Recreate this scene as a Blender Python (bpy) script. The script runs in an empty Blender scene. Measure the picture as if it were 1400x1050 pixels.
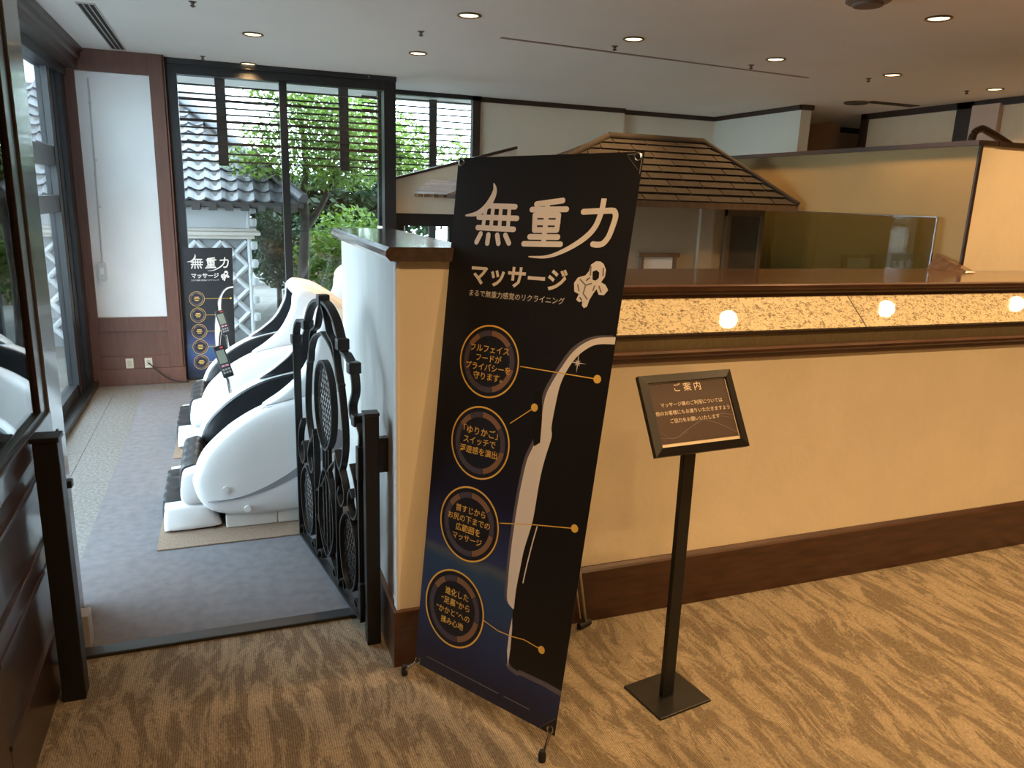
import bpy, bmesh, math, random
from mathutils import Vector, Matrix
import numpy as np
rnd = random.Random(7)
scene = bpy.context.scene
col = scene.collection

# ------------------------------------------------------------------ camera
cam_data = bpy.data.cameras.new('camera')
cam_data.sensor_width = 36.0
cam_data.lens = 1040.5 / 1400 * 36.0
cam_data.clip_start = 0.02
cam_data.clip_end = 200
cam = bpy.data.objects.new('camera', cam_data)
col.objects.link(cam)
def cam_axes(yaw, pitch, roll):
    a, b, c = map(math.radians, (yaw, pitch, roll))
    f = Vector((math.sin(a)*math.cos(b), math.cos(a)*math.cos(b), -math.sin(b)))
    r = Vector((math.cos(a), -math.sin(a), 0)); d = f.cross(r)
    return r*math.cos(c)+d*math.sin(c), d*math.cos(c)-r*math.sin(c), f
_r, _d, _f = cam_axes(20.79, 13.71, -1.904)
m = Matrix.Identity(4)
for i in range(3):
    m[i][0], m[i][1], m[i][2] = _r[i], -_d[i], -_f[i]
m[2][3] = 1.55
cam.matrix_world = m
scene.camera = cam

# ------------------------------------------------------------------ world, exposure
world = bpy.data.worlds.new('overcast_sky'); scene.world = world
world.use_nodes = True
bg = world.node_tree.nodes['Background']
bg.inputs[0].default_value = (0.68, 0.86, 1.0, 1)
SKY = 12.5
bg.inputs[1].default_value = SKY
vs = scene.view_settings
vs.view_transform = 'Standard'; vs.look = 'None'; vs.gamma = 1; vs.exposure = 0.0
vs.use_curve_mapping = False
WARM = (1.0, 0.60, 0.26)
LAMP_W = 18.5

# ------------------------------------------------------------------ materials
def lin(c):
    if isinstance(c, str):
        c = [int(c[i:i+2], 16)/255 for i in (0, 2, 4)]
        c = [x/12.92 if x <= .04045 else ((x+.055)/1.055)**2.4 for x in c]
    return (c[0], c[1], c[2], 1)
MATS = {}
def mat(name, c, rough=.5, metal=0., var=.08, scale=9., bump=0., bscale=60., coat=0., spec=.5, stretch=None, c2=None, detail=4):
    if name in MATS: return MATS[name]
    M = bpy.data.materials.new(name); M.use_nodes = True
    nt = M.node_tree; N = nt.nodes; L = nt.links
    p = N['Principled BSDF']
    c = lin(c)
    d = lin(c2) if c2 else tuple(max(0, x*(1-var)) for x in c[:3])+(1,)
    tc = N.new('ShaderNodeTexCoord'); mp = N.new('ShaderNodeMapping')
    L.new(tc.outputs['Object'], mp.inputs[0])
    if stretch: mp.inputs['Scale'].default_value = stretch
    no = N.new('ShaderNodeTexNoise'); no.inputs['Scale'].default_value = scale; no.inputs['Detail'].default_value = detail
    L.new(mp.outputs[0], no.inputs['Vector'])
    rp = N.new('ShaderNodeValToRGB')
    rp.color_ramp.elements[0].position = .35; rp.color_ramp.elements[1].position = .65
    rp.color_ramp.elements[0].color = d; rp.color_ramp.elements[1].color = c
    L.new(no.outputs['Fac'], rp.inputs[0]); L.new(rp.outputs[0], p.inputs['Base Color'])
    p.inputs['Roughness'].default_value = rough; p.inputs['Metallic'].default_value = metal
    p.inputs['Coat Weight'].default_value = coat; p.inputs['Coat Roughness'].default_value = .08
    p.inputs['Specular IOR Level'].default_value = spec
    if bump:
        nb = N.new('ShaderNodeTexNoise'); nb.inputs['Scale'].default_value = bscale; nb.inputs['Detail'].default_value = 3
        L.new(mp.outputs[0], nb.inputs['Vector'])
        b = N.new('ShaderNodeBump'); b.inputs['Strength'].default_value = bump; b.inputs['Distance'].default_value = .01
        L.new(nb.outputs['Fac'], b.inputs['Height']); L.new(b.outputs[0], p.inputs['Normal'])
    MATS[name] = M
    return M
def emis(name, c, s):
    M = bpy.data.materials.new(name); M.use_nodes = True
    p = M.node_tree.nodes['Principled BSDF']
    p.inputs['Base Color'].default_value = lin(c)
    p.inputs['Emission Color'].default_value = lin(c); p.inputs['Emission Strength'].default_value = s
    return M
def glass(name, tint=(1, 1, 1), ior=1.5, rough=0.0):
    M = bpy.data.materials.new(name); M.use_nodes = True
    nt = M.node_tree; N = nt.nodes; L = nt.links
    for n in list(N):
        if n.type != 'OUTPUT_MATERIAL': N.remove(n)
    out = [n for n in N if n.type == 'OUTPUT_MATERIAL'][0]
    t = N.new('ShaderNodeBsdfTransparent'); t.inputs[0].default_value = (*tint, 1)
    g = N.new('ShaderNodeBsdfGlossy'); g.inputs['Roughness'].default_value = rough
    fr = N.new('ShaderNodeFresnel'); fr.inputs['IOR'].default_value = ior
    ge = N.new('ShaderNodeNewGeometry'); mr = N.new('ShaderNodeMapRange'); mr.inputs['To Min'].default_value = ior; mr.inputs['To Max'].default_value = 1/ior
    L.new(ge.outputs['Backfacing'], mr.inputs[0]); L.new(mr.outputs[0], fr.inputs['IOR'])
    mx = N.new('ShaderNodeMixShader')
    L.new(fr.outputs[0], mx.inputs[0]); L.new(t.outputs[0], mx.inputs[1]); L.new(g.outputs[0], mx.inputs[2])
    L.new(mx.outputs[0], out.inputs[0])
    return M

PLASTER = mat('cream_plaster', (.88, .79, .63), .75, var=.06, scale=4.5, bump=.18, bscale=22, detail=8)
PLASTER_W = mat('white_paint', (.80, .80, .80), .6, var=.05, scale=3, bump=.05, bscale=30)
WALLDIM = mat('beige_wall_paint', (.74, .68, .56), .8, var=.05, scale=2)
WALLGREY = mat('grey_green_paint', (.66, .64, .54), .8, var=.05, scale=2)
PEACH = mat('peach_wall_paint', (.62, .45, .34), .8, var=.05, scale=2)
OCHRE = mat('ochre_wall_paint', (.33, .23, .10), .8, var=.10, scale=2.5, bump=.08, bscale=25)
CEIL = mat('ceiling_paint', (.74, .735, .72), .85, var=.03, scale=2)
DKWOOD = mat('dark_walnut', (.085, .038, .022), .32, var=.4, scale=5, stretch=(1.2, 9, 9), coat=.15)
DKWOOD_Y = mat('dark_walnut_along', (.042, .022, .017), .30, var=.4, scale=5, stretch=(9, 1.2, 9), coat=.25)
TRIMW = mat('dark_trim_wood', (.040, .024, .018), .45, var=.3, scale=6)
BROWNW = mat('brown_column_wood', (.145, .058, .036), .5, var=.22, scale=5, stretch=(8, 8, 1.0))
BLACKFR = mat('black_window_metal', (.012, .013, .015), .35, var=.2)
IRON = mat('black_wrought_iron', (.008, .009, .010), .38, var=.25, scale=20, bump=.1, bscale=80)
BLACKM = mat('black_powder_coat', (.007, .008, .010), .42, var=.2)
CHROME = mat('brushed_chrome', (.55, .55, .55), .25, 1.0, var=.1)
RUBBER = mat('black_rubber', (.012, .012, .012), .7)
WHITEP = mat('white_chair_shell', (.68, .69, .70), .34, var=.02, coat=.2)
GREYP = mat('grey_chair_trim', (.25, .26, .28), .4)
BLKLE = mat('black_leather', (.018, .019, .022), .42, var=.3, scale=14, bump=.15, bscale=40)
GRANITE = mat('pale_granite', (.20, .197, .188), .5, var=.55, scale=70, detail=6)
GREYCARP = mat('grey_carpet', (.185, .182, .194), .95, c2=(.155, .152, .163), scale=22, bump=.5, bscale=500, spec=.1)
MATBR = mat('brown_woven_mat', (.30, .225, .17), .95, var=.35, scale=170, bump=.5, bscale=220, spec=.1)
WINGLASS = glass('window_glass', (.96, .98, .97), 1.45)
DOORGLASS = glass('door_glass', (.75, .8, .8), 2.6)
TINTGLASS = glass('tinted_glass', (.70, .70, .58), 1.6)

def carpet_mat():
    M = bpy.data.materials.new('brown_streaked_carpet'); M.use_nodes = True
    nt = M.node_tree; N = nt.nodes; L = nt.links; p = N['Principled BSDF']
    tc = N.new('ShaderNodeTexCoord')
    big = N.new('ShaderNodeTexNoise'); big.inputs['Scale'].default_value = 1.1; big.inputs['Detail'].default_value = 2
    L.new(tc.outputs['Object'], big.inputs['Vector'])
    sub = N.new('ShaderNodeVectorMath'); sub.operation = 'SUBTRACT'; sub.inputs[1].default_value = (.5, .5, .5)
    L.new(big.outputs['Color'], sub.inputs[0])
    sc = N.new('ShaderNodeVectorMath'); sc.operation = 'SCALE'; sc.inputs['Scale'].default_value = .30
    L.new(sub.outputs[0], sc.inputs[0])
    ad = N.new('ShaderNodeVectorMath'); L.new(tc.outputs['Object'], ad.inputs[0]); L.new(sc.outputs[0], ad.inputs[1])
    mp = N.new('ShaderNodeMapping'); mp.inputs['Scale'].default_value = (17, 3.8, 1); L.new(ad.outputs[0], mp.inputs[0])
    n1 = N.new('ShaderNodeTexNoise'); n1.inputs['Scale'].default_value = 1.0; n1.inputs['Detail'].default_value = 12; n1.inputs['Roughness'].default_value = .74
    n1.inputs['Distortion'].default_value = .6
    L.new(mp.outputs[0], n1.inputs['Vector'])
    r1 = N.new('ShaderNodeValToRGB'); e = r1.color_ramp.elements
    e[0].position = .41; e[0].color = lin((.142, .115, .084)); e[1].position = .62; e[1].color = lin((.275, .23, .17))
    x = e.new(.47); x.color = lin((.155, .126, .092)); x = e.new(.52); x.color = lin((.235, .195, .142))
    L.new(n1.outputs['Fac'], r1.inputs[0])
    # fine straight pile ribs, broken up by specks
    wv = N.new('ShaderNodeTexWave'); wv.wave_type = 'BANDS'; wv.bands_direction = 'X'; wv.inputs['Scale'].default_value = 48; wv.inputs['Distortion'].default_value = .6; wv.inputs['Detail Scale'].default_value = 3
    L.new(tc.outputs['Object'], wv.inputs['Vector'])
    mp2 = N.new('ShaderNodeMapping'); mp2.inputs['Scale'].default_value = (210, 90, 1); L.new(ad.outputs[0], mp2.inputs[0])
    n2 = N.new('ShaderNodeTexNoise'); n2.inputs['Scale'].default_value = 1; n2.inputs['Detail'].default_value = 1
    L.new(mp2.outputs[0], n2.inputs['Vector'])
    av = N.new('ShaderNodeMath'); av.operation = 'MULTIPLY_ADD'; av.inputs[1].default_value = .35; L.new(wv.outputs['Fac'], av.inputs[0]); L.new(n2.outputs['Fac'], av.inputs[2])
    r2 = N.new('ShaderNodeMapRange'); r2.inputs['From Min'].default_value = .35; r2.inputs['From Max'].default_value = .95
    r2.inputs['To Min'].default_value = .62; r2.inputs['To Max'].default_value = 1.28
    L.new(av.outputs[0], r2.inputs[0])
    mx = N.new('ShaderNodeMix'); mx.data_type = 'RGBA'; mx.blend_type = 'MULTIPLY'; mx.inputs[0].default_value = 1
    L.new(r1.outputs[0], mx.inputs[6]); L.new(r2.outputs[0], mx.inputs[7])
    L.new(mx.outputs[2], p.inputs['Base Color'])
    b = N.new('ShaderNodeBump'); b.inputs['Strength'].default_value = .5; b.inputs['Distance'].default_value = .004
    L.new(n2.outputs['Fac'], b.inputs['Height']); L.new(b.outputs[0], p.inputs['Normal'])
    p.inputs['Roughness'].default_value = .95; p.inputs['Specular IOR Level'].default_value = .1
    return M
CARPET = carpet_mat()

def shelf_mat():
    M = bpy.data.materials.new('gold_flecked_glass'); M.use_nodes = True
    nt = M.node_tree; N = nt.nodes; L = nt.links; p = N['Principled BSDF']
    tc = N.new('ShaderNodeTexCoord')
    mp = N.new('ShaderNodeMapping'); mp.inputs['Scale'].default_value = (1, 1.3, 1.3); L.new(tc.outputs['Object'], mp.inputs[0])
    n = N.new('ShaderNodeTexNoise'); n.inputs['Scale'].default_value = 55; n.inputs['Detail'].default_value = 5; n.inputs['Distortion'].default_value = 1.6
    L.new(mp.outputs[0], n.inputs['Vector'])
    r = N.new('ShaderNodeValToRGB'); e = r.color_ramp.elements
    e[0].position = .36; e[0].color = lin((.13, .095, .045)); e[1].position = .52; e[1].color = lin((.56, .49, .33))
    L.new(n.outputs['Fac'], r.inputs[0]); L.new(r.outputs[0], p.inputs['Base Color'])
    p.inputs['Roughness'].default_value = .55; p.inputs['Coat Weight'].default_value = 1; p.inputs['Coat Roughness'].default_value = .02
    return M
SHELF = shelf_mat()

# ------------------------------------------------------------------ mesh builder
class MB:
    def __init__(s): s.v = []; s.f = []
    def add(s, vs, fs):
        n = len(s.v); s.v += [tuple(v) for v in vs]; s.f += [tuple(i+n for i in f) for f in fs]; return s
    def box(s, x0, x1, y0, y1, z0, z1):
        return s.add([(x, y, z) for z in (z0, z1) for y in (y0, y1) for x in (x0, x1)],
                     [(0, 2, 3, 1), (4, 5, 7, 6), (0, 1, 5, 4), (2, 6, 7, 3), (0, 4, 6, 2), (1, 3, 7, 5)])
    def hexa(s, b, t):      # 4 bottom + 4 top corner points, both counter clockwise
        return s.add(list(b)+list(t), [(3, 2, 1, 0), (4, 5, 6, 7), (0, 1, 5, 4), (1, 2, 6, 5), (2, 3, 7, 6), (3, 0, 4, 7)])
    def prism(s, pts, fn, d0, d1):   # polygon extruded; fn(a,b,d)->xyz
        n = len(pts)
        return s.add([fn(a, b, d0) for a, b in pts]+[fn(a, b, d1) for a, b in pts],
                     [tuple(range(n))[::-1], tuple(range(n, 2*n))]+[(i, (i+1) % n, n+(i+1) % n, n+i) for i in range(n)])
    def rings(s, rs, cap=True):
        n = len(rs[0]); vs = [p for r in rs for p in r]; fs = []
        for k in range(len(rs)-1):
            for i in range(n):
                j = (i+1) % n; fs.append((k*n+i, k*n+j, (k+1)*n+j, (k+1)*n+i))
        if cap: fs += [tuple(range(n))[::-1], tuple(range((len(rs)-1)*n, len(rs)*n))]
        return s.add(vs, fs)
    def tube(s, pts, r, n=8):
        pts = [Vector(p) for p in pts]; rr = r if isinstance(r, (list, tuple)) else [r]*len(pts); rs = []
        for i, p in enumerate(pts):
            t = (pts[min(i+1, len(pts)-1)]-pts[max(i-1, 0)]).normalized()
            a = Vector((0, 0, 1)) if abs(t.z) < .9 else Vector((1, 0, 0))
            u = t.cross(a).normalized(); w = u.cross(t)
            rs.append([p+(u*math.cos(2*math.pi*k/n)+w*math.sin(2*math.pi*k/n))*rr[i] for k in range(n)])
        return s.rings(rs)
    def lathe(s, prof, c, n=24, axis='z'):
        rs = []
        for r, h in prof:
            ring = []
            for k in range(n):
                a = 2*math.pi*k/n; x, y = r*math.cos(a), r*math.sin(a)
                ring.append((c[0]+x, c[1]+y, c[2]+h) if axis == 'z' else (c[0]+x, c[1]+h, c[2]-y))
            rs.append(ring)
        return s.rings(rs)
    def build(s, name, m, parent=None, bevel=0, smooth=None, fix=True):
        me = bpy.data.meshes.new(name); me.from_pydata(s.v, [], s.f)
        if fix:
            b = bmesh.new(); b.from_mesh(me); bmesh.ops.recalc_face_normals(b, faces=b.faces)
            if bevel: bmesh.ops.bevel(b, geom=[e for e in b.edges if len(e.link_faces) == 2 and e.calc_face_angle(0) > .6], offset=bevel, segments=2, affect='EDGES', profile=.6)
            b.to_mesh(me); b.free()
        if smooth:
            me.shade_smooth(); me.set_sharp_from_angle(angle=math.radians(smooth))
        me.materials.append(m)
        o = bpy.data.objects.new(name, me); col.objects.link(o)
        if parent: o.parent = parent
        return o
def tag(o, label, cat, group=None):
    o['label'] = label; o['category'] = cat
    if group: o['group'] = group
    return o
def struct(o, label=None):
    o['kind'] = 'structure'
    if label: o['label'] = label
    return o
def empty(name, loc=(0, 0, 0)):
    o = bpy.data.objects.new(name, None); col.objects.link(o); o.location = loc; o.empty_display_size = .1
    return o
def box(name, m, b, parent=None, bevel=0):
    """a part; when it has a parent at loc, coordinates are local to it"""
    return MB().box(*b).build(name, m, parent, bevel)
def copy_tree(o, parent=None):
    c = o.copy(); col.objects.link(c); c.parent = parent
    for ch in list(o.children): copy_tree(ch, c)
    return c
def smoothline(pts, n=6, closed=False):
    out = []; k = len(pts); P = [Vector(p) for p in pts]
    rng = range(k) if closed else range(k-1)
    for i in rng:
        if closed: a, b, c, d = P[i-1], P[i], P[(i+1) % k], P[(i+2) % k]
        else: a, b, c, d = P[max(i-1, 0)], P[i], P[i+1], P[min(i+2, k-1)]
        for j in range(n):
            t = j/n
            out.append(.5*((2*b)+(c-a)*t+(2*a-5*b+4*c-d)*t*t+(3*b-a-3*c+d)*t**3))
    if not closed: out.append(P[-1])
    return [tuple(v) for v in out]

# ================================================================== SETTING
CZ = 2.5
# ---- floor
fl = struct(box('floor', CARPET, (-.62, 9, -4, 2.60, -.08, 0)), 'brown carpet with streaked wood-grain pattern')
sub = struct(box('floor_slab', mat('concrete_bed', (.3, .3, .3), .9), (-1.2, 9, 2.60, 8.2, -.10, -.012)), 'concrete bed under the inner floor')
ys = [2.70, 3.25, 3.80, 4.35, 4.90, 5.45, 6.0, 6.36]
for i in range(len(ys)-1):                     # granite slabs along the windows
    box('granite_slab', GRANITE, (-1.06, -.8508, ys[i]+.001, ys[i+1]-.001, -.012, 0), sub, .0015)
    box('granite_slab', GRANITE, (-.8492, -.64, ys[i]+.001-.0, ys[i+1]-.001, -.012, 0), sub, .0015)
for x0, x1 in ((-1.06, -.5), (-.5, .06), (.06, .62), (.62, 1.2)):
    box('granite_slab', GRANITE, (x0+.001, x1-.001, 6.362, 6.8, -.012, 0), sub, .0015)
run = tag(box('carpet_runner', GREYCARP, (-.64, 1.6, 2.66, 6.355, -.011, .004)), 'wide grey carpet runner under the massage chairs', 'carpet')
thr = struct(box('trim_1', mat('black_threshold', (.02, .02, .021), .45), (-.56, .48, 2.60, 2.66, -.01, .012), bevel=.004), 'black threshold strip between brown carpet and grey carpet')
# ---- ceiling
struct(box('ceiling', CEIL, (-1.3, 9, -4, 8.3, CZ, CZ+.1)), 'flat pale grey ceiling with downlights')
# ---- walls around, seen and unseen
struct(box('wall_near', WALLDIM, (-.72, 9, -4.1, -4, 0, CZ)))
struct(box('wall_far_right', WALLDIM, (9, 9.1, -4.1, 8.3, 0, CZ)))
struct(box('wall_left', DKWOOD_Y, (-.74, -.62, -4, 2.90, 0, CZ)), 'dark wood wall behind the open door leaf')
# ---- counter wall
struct(box('wall_counter', PLASTER, (.69, 9, 2.333, 2.45, 0, .996)), 'cream plaster front of the long counter')
struct(MB().prism([(2.335, 0), (2.335, .222), (2.327, .222), (2.318, .212), (2.313, .205), (2.313, 0)], lambda a, b, d: (d, a, b), .69, 9).build('baseboard_counter', DKWOOD), 'dark brown wooden baseboard along the counter')
struct(MB().prism([(2.34, .994), (2.34, 1.036), (2.312, 1.036), (2.306, 1.028), (2.306, 1.018), (2.318, 1.008), (2.320, .994)], lambda a, b, d: (d, a, b), .69, 9).build('trim_2', DKWOOD), 'dark wooden moulding below the counter shelf')
struct(box('trim_3', mat('olive_metal_band', (.30, .25, .15), .35, .4, var=.2, scale=30, stretch=(3, 1, 1)), (.69, 9, 2.335, 2.45, 1.036, 1.082)), 'narrow olive band above the counter moulding')
struct(box('trim_4', TRIMW, (.69, 9, 2.326, 2.345, 1.082, 1.091)), 'thin dark edge below the flecked shelf')
shelf = empty('sloping_shelf', (.69, 2.335, 1.09))
tag(shelf, 'sloping gold-flecked glass shelf running under the countertop edge', 'shelf')
for i, (a, b) in enumerate(((.69, 2.394), (2.396, 4.10), (4.102, 5.8), (5.802, 7.5), (7.502, 9))):
    a -= .69; b -= .69
    MB().prism([(0, 0), (.122, .109), (.117, .115), (-.004, .006)], lambda p, q, d: (d, p, q), a, b).build('panel', SHELF, shelf)
for x in (2.395, 4.101, 5.801):
    MB().prism([(.0, .0), (.122, .109), (.117, .1165), (-.005, .007)], lambda p, q, d: (d, p, q), x-.69-.0022, x-.69+.0022).build('joint_strip', TRIMW, shelf)
ctop = empty('countertop', (.69, 2.445, 1.212))
tag(ctop, 'long glossy dark wooden countertop along the plaster counter', 'countertop')
TOPW = mat('glossy_countertop', (.11, .062, .034), .16, var=.35, scale=4, stretch=(1, 10, 10), coat=.5)
MB().prism([(0.03, 0), (.012, .003), (.006, .012), (.006, .02), (0, .026), (0, .038), (.006, .042), (.02, .043), (.02, 0)], lambda a, b, d: (d, a, b), 0, 8.3).build('edge_moulding', DKWOOD, ctop)
box('apron', DKWOOD, (0, 8.3, .016, .034, -.055, .004), ctop); box('slab', TOPW, (0, 2.91, .02, .655, .004, .042), ctop); box('slab', TOPW, (2.91, 8.3, .02, .515, .004, .042), ctop)
# ---- stub wall
sw = struct(box('wall_stub', mat('shadow_mottled_white', (.62, .62, .60), .55, c2=(.53, .535, .52), scale=3, stretch=(1, 2.2, .7), bump=.05, bscale=30), (.48, .69, 2.27, 3.42, 0, 1.358)), 'short white wall with dark cap beside the gate')  # darker mottle paints the gate's swirling shadows into the white
SMO = mat('warm_lit_plaster', (.80, .73, .60), .7, var=.06, scale=3.5, bump=.12, bscale=14)  # same plaster as the stub wall, warm lamplight put into its colour
box('end_face', SMO, (.484, .690, 2.262, 2.271, .2, 1.358), sw)
box('corner_bead', PLASTER_W, (.474, .486, 2.259, 2.30, .2, 1.352), sw, .003)
bb = struct(MB().box(.462, .70, 2.245, 3.43, 0, .205).build('baseboard_stub', DKWOOD, None, .004), 'dark baseboard around the short white wall')
cap = struct(MB().prism([(.455, 1.358), (.715, 1.358), (.722, 1.37), (.722, 1.388), (.712, 1.40), (.452, 1.40), (.442, 1.388), (.442, 1.372)], lambda a, b, d: (a, d, b), 2.238, 3.45).build('trim_5', mat('glossy_cap', (.07, .045, .04), .14, var=.3, scale=4, stretch=(9, 1, 9), coat=.5)), 'dark glossy cap on the short white wall')
# ---- column at the far left
cl = struct(box('wall_column', PLASTER_W, (-1.06, -.36, 6.625, 6.80, 0, CZ)), 'white panelled column framed in brown wood')
for b in ((-1.062, -.95, 6.60, 6.63, .13, CZ), (-.457, -.352, 6.60, 6.63, .13, CZ)): box('frame_stile', BROWNW, b, cl, .003)
for b in ((-.95, -.457, 6.60, 6.63, 2.347, CZ), (-.95, -.457, 6.60, 6.63, .43, .543), (-.95, -.457, 6.60, 6.63, .13, .233)): box('frame_rail', BROWNW, b, cl, .003)
box('base_panel', BROWNW, (-.95, -.457, 6.613, 6.63, .233, .43), cl)
box('plinth', BROWNW, (-1.062, -.345, 6.588, 6.63, 0, .13), cl, .004)
box('frame_side', BROWNW, (-.362, -.350, 6.60, 6.80, 0, CZ), cl)
# ---- trims at ceiling
struct(MB().prism([(-1.06, 2.36), (-.92, 2.36), (-.92, 2.42), (-.90, 2.43), (-.90, 2.465), (-.88, 2.475), (-.88, CZ), (-1.06, CZ)], lambda a, b, d: (a, d, b), 2.7, 6.62).build('trim_6', mat('brown_cornice', (.060, .036, .030), .4, var=.25, scale=4, stretch=(9, 1, 9))), 'dark wooden cornice above the left windows')
# ---- left windows
w3 = empty('window_3', (-1.06, 4.6, 0)); struct(w3, 'black framed glass doors along the left wall')
def W3(n, b, m=BLACKFR): return box(n, m, (b[0]+1.06, b[1]+1.06, b[2]-4.6, b[3]-4.6, b[4], b[5]), w3)
W3('header', (-1.12, -1.0, 2.7, 6.62, 2.30, 2.40))
W3('sill', (-1.10, -.985, 2.7, 6.60, 0, .045)); W3('sill', (-1.12, -1.05, 2.7, 6.60, .045, .13))
for y0, y1 in ((2.7, 2.80), (3.88, 3.98), (5.05, 5.16), (6.12, 6.22), (6.26, 6.38)): W3('stile', (-1.11, -1.04, y0, y1, .045, 2.32))
W3('stile', (-1.10, -1.015, 6.42, 6.60, 0, 2.36))
for z0, z1 in ((1.665, 1.79), (1.36, 1.47)): W3('rail', (-1.10, -1.045, 5.16, 6.12, z0, z1))
for y0, y1 in ((2.80, 3.88), (3.98, 5.05), (5.16, 6.12)): W3('pane', (-1.083, -1.077, y0, y1, .13, 2.30), WINGLASS)
# ---- rear windows
w1 = empty('window_1', (.5, 6.75, 0)); struct(w1, 'black framed garden window of two tall panes')
def W1(n, b, m=BLACKFR): return box(n, m, (b[0]-.5, b[1]-.5, b[2]-6.75, b[3]-6.75, b[4], b[5]), w1)
W1('header', (-.36, 1.42, 6.72, 6.80, 2.392, CZ)); W1('header_lip', (-.36, 1.42, 6.69, 6.73, 2.46, CZ))
W1('sill', (-.36, 1.42, 6.72, 6.80, 0, .05))
W1('stile', (-.352, -.272, 6.71, 6.80, 0, 2.40)); W1('mullion', (.478, .536, 6.72, 6.80, .05, 2.40)); W1('stile', (1.317, 1.415, 6.70, 6.82, 0, 2.5))
W1('pane', (-.272, .478, 6.758, 6.764, .05, 2.392), WINGLASS); W1('pane', (.536, 1.317, 6.758, 6.764, .05, 2.392), WINGLASS)
w2 = empty('window_2', (1.95, 7.5, 0)); struct(w2, 'narrow garden window behind the cream gable wall')
def W2(n, b, m=BLACKFR): return box(n, m, (b[0]-1.95, b[1]-1.95, b[2]-7.5, b[3]-7.5, b[4], b[5]), w2)
W2('header', (1.41, 2.42, 7.46, 7.54, 2.46, CZ)); W2('sill', (1.41, 2.42, 7.46, 7.54, 0, .06))
W2('stile', (1.41, 1.47, 7.46, 7.54, 0, CZ)); W2('stile', (2.335, 2.41, 7.46, 7.54, 0, CZ), TRIMW)
W2('pane', (1.47, 2.335, 7.498, 7.504, .06, 2.46), WINGLASS)
struct(box('wall_return', WALLDIM, (1.40, 1.44, 6.82, 7.50, 0, 1.25)))
# ---- far walls
struct(box('wall_back', WALLDIM, (2.41, 4.02, 7.52, 7.7, 0, CZ)), 'dim beige wall behind the roofed booth')
struct(box('wall_back_inner', WALLDIM, (4.02, 5.22, 7.62, 7.8, 0, CZ)))
struct(box('wall_side', WALLGREY, (5.21, 5.33, 6.22, 7.8, 0, CZ)), 'pale grey-green wall jutting from the back')
struct(box('wall_alcove', PEACH, (5.33, 6.5, 7.64, 7.8, 0, CZ))); struct(box('wall_alcove_side', PEACH, (6.46, 6.6, 7.2, 7.64, 0, CZ)))
struct(box('wall_alcove_back', PEACH, (6.5, 9, 7.62, 7.8, 0, CZ)))
struct(box('trim_7', TRIMW, (2.41, 4.02, 7.50, 7.53, 2.455, CZ))); struct(box('trim_8', TRIMW, (4.02, 5.22, 7.60, 7.63, 2.455, CZ)))
struct(box('trim_9', TRIMW, (5.19, 5.22, 6.20, 7.63, 2.455, CZ))); struct(box('trim_10', TRIMW, (5.19, 5.34, 6.195, 6.225, 2.455, CZ)))
struct(box('trim_11', TRIMW, (5.33, 9, 7.60, 7.65, 2.44, CZ)))
pn = struct(box('wall_panelled', mat('light_panel', (.70, .55, .36), .7, var=.05), (6.22, 6.32, 3.4, 6.47, 0, CZ)), 'pale wall panel framed in dark wood above the pillar')
for b in ((6.19, 6.24, 6.40, 6.48, 0, CZ), (6.19, 6.24, 5.19, 5.36, 0, CZ)): box('post', TRIMW, b, pn)
box('rail', TRIMW, (6.19, 6.24, 3.4, 6.48, 2.445, CZ), pn)
box('column_face', PEACH, (6.17, 6.24, 4.93, 5.19, 0, 2.46), pn)
# ---- pillar block with ochre side at the end of the counter
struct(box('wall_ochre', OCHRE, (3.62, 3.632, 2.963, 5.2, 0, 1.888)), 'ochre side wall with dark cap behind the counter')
struct(box('wall_pillar', PLASTER, (3.632, 9, 2.965, 3.08, 0, 1.888)), 'cream end wall rising from the countertop')
struct(box('trim_12', TRIMW, (3.60, 3.74, 2.955, 5.2, 1.888, 1.912))); struct(box('trim_13', TRIMW, (3.74, 9, 2.95, 3.10, 1.888, 1.912)))
struct(box('trim_14', TRIMW, (3.616, 3.636, 2.955, 2.966, 1.256, 1.89)))
wd = MB().hexa([(3.54, 2.86, 1.255), (3.61, 2.86, 1.255), (3.61, 3.09, 1.255), (3.54, 3.09, 1.255)], [(3.555, 2.865, 1.262), (3.61, 2.865, 1.262), (3.61, 3.09, 1.335), (3.585, 3.09, 1.335)]).build('wooden_wedge', TOPW)
tag(wd, 'small wooden corner wedge on the countertop below the ochre wall', 'wedge')
hr = tag(MB().tube(smoothline([(4.30, 3.6, 1.80), (4.32, 3.6, 2.0), (4.37, 3.6, 2.05), (4.44, 3.6, 2.045), (4.75, 3.6, 1.94), (5.1, 3.6, 1.80)]), .022, 10).build('handrail', DKWOOD, smooth=40), 'dark wooden handrail end above the cream pillar wall', 'handrail')
gs = empty('glass_screen', (3.58, 3.11, .9)); tag(gs, 'tinted glass screen with bright edge before the ochre wall', 'glass screen')
box('pane', TINTGLASS, (-.006, 0, 0, 1.75, 0, .622), gs); box('edge_bead', CHROME, (-.009, .001, -.004, 1.75, .622, .628), gs); box('edge_bead', CHROME, (-.009, .001, -.006, 0, 0, .628), gs)

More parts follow.
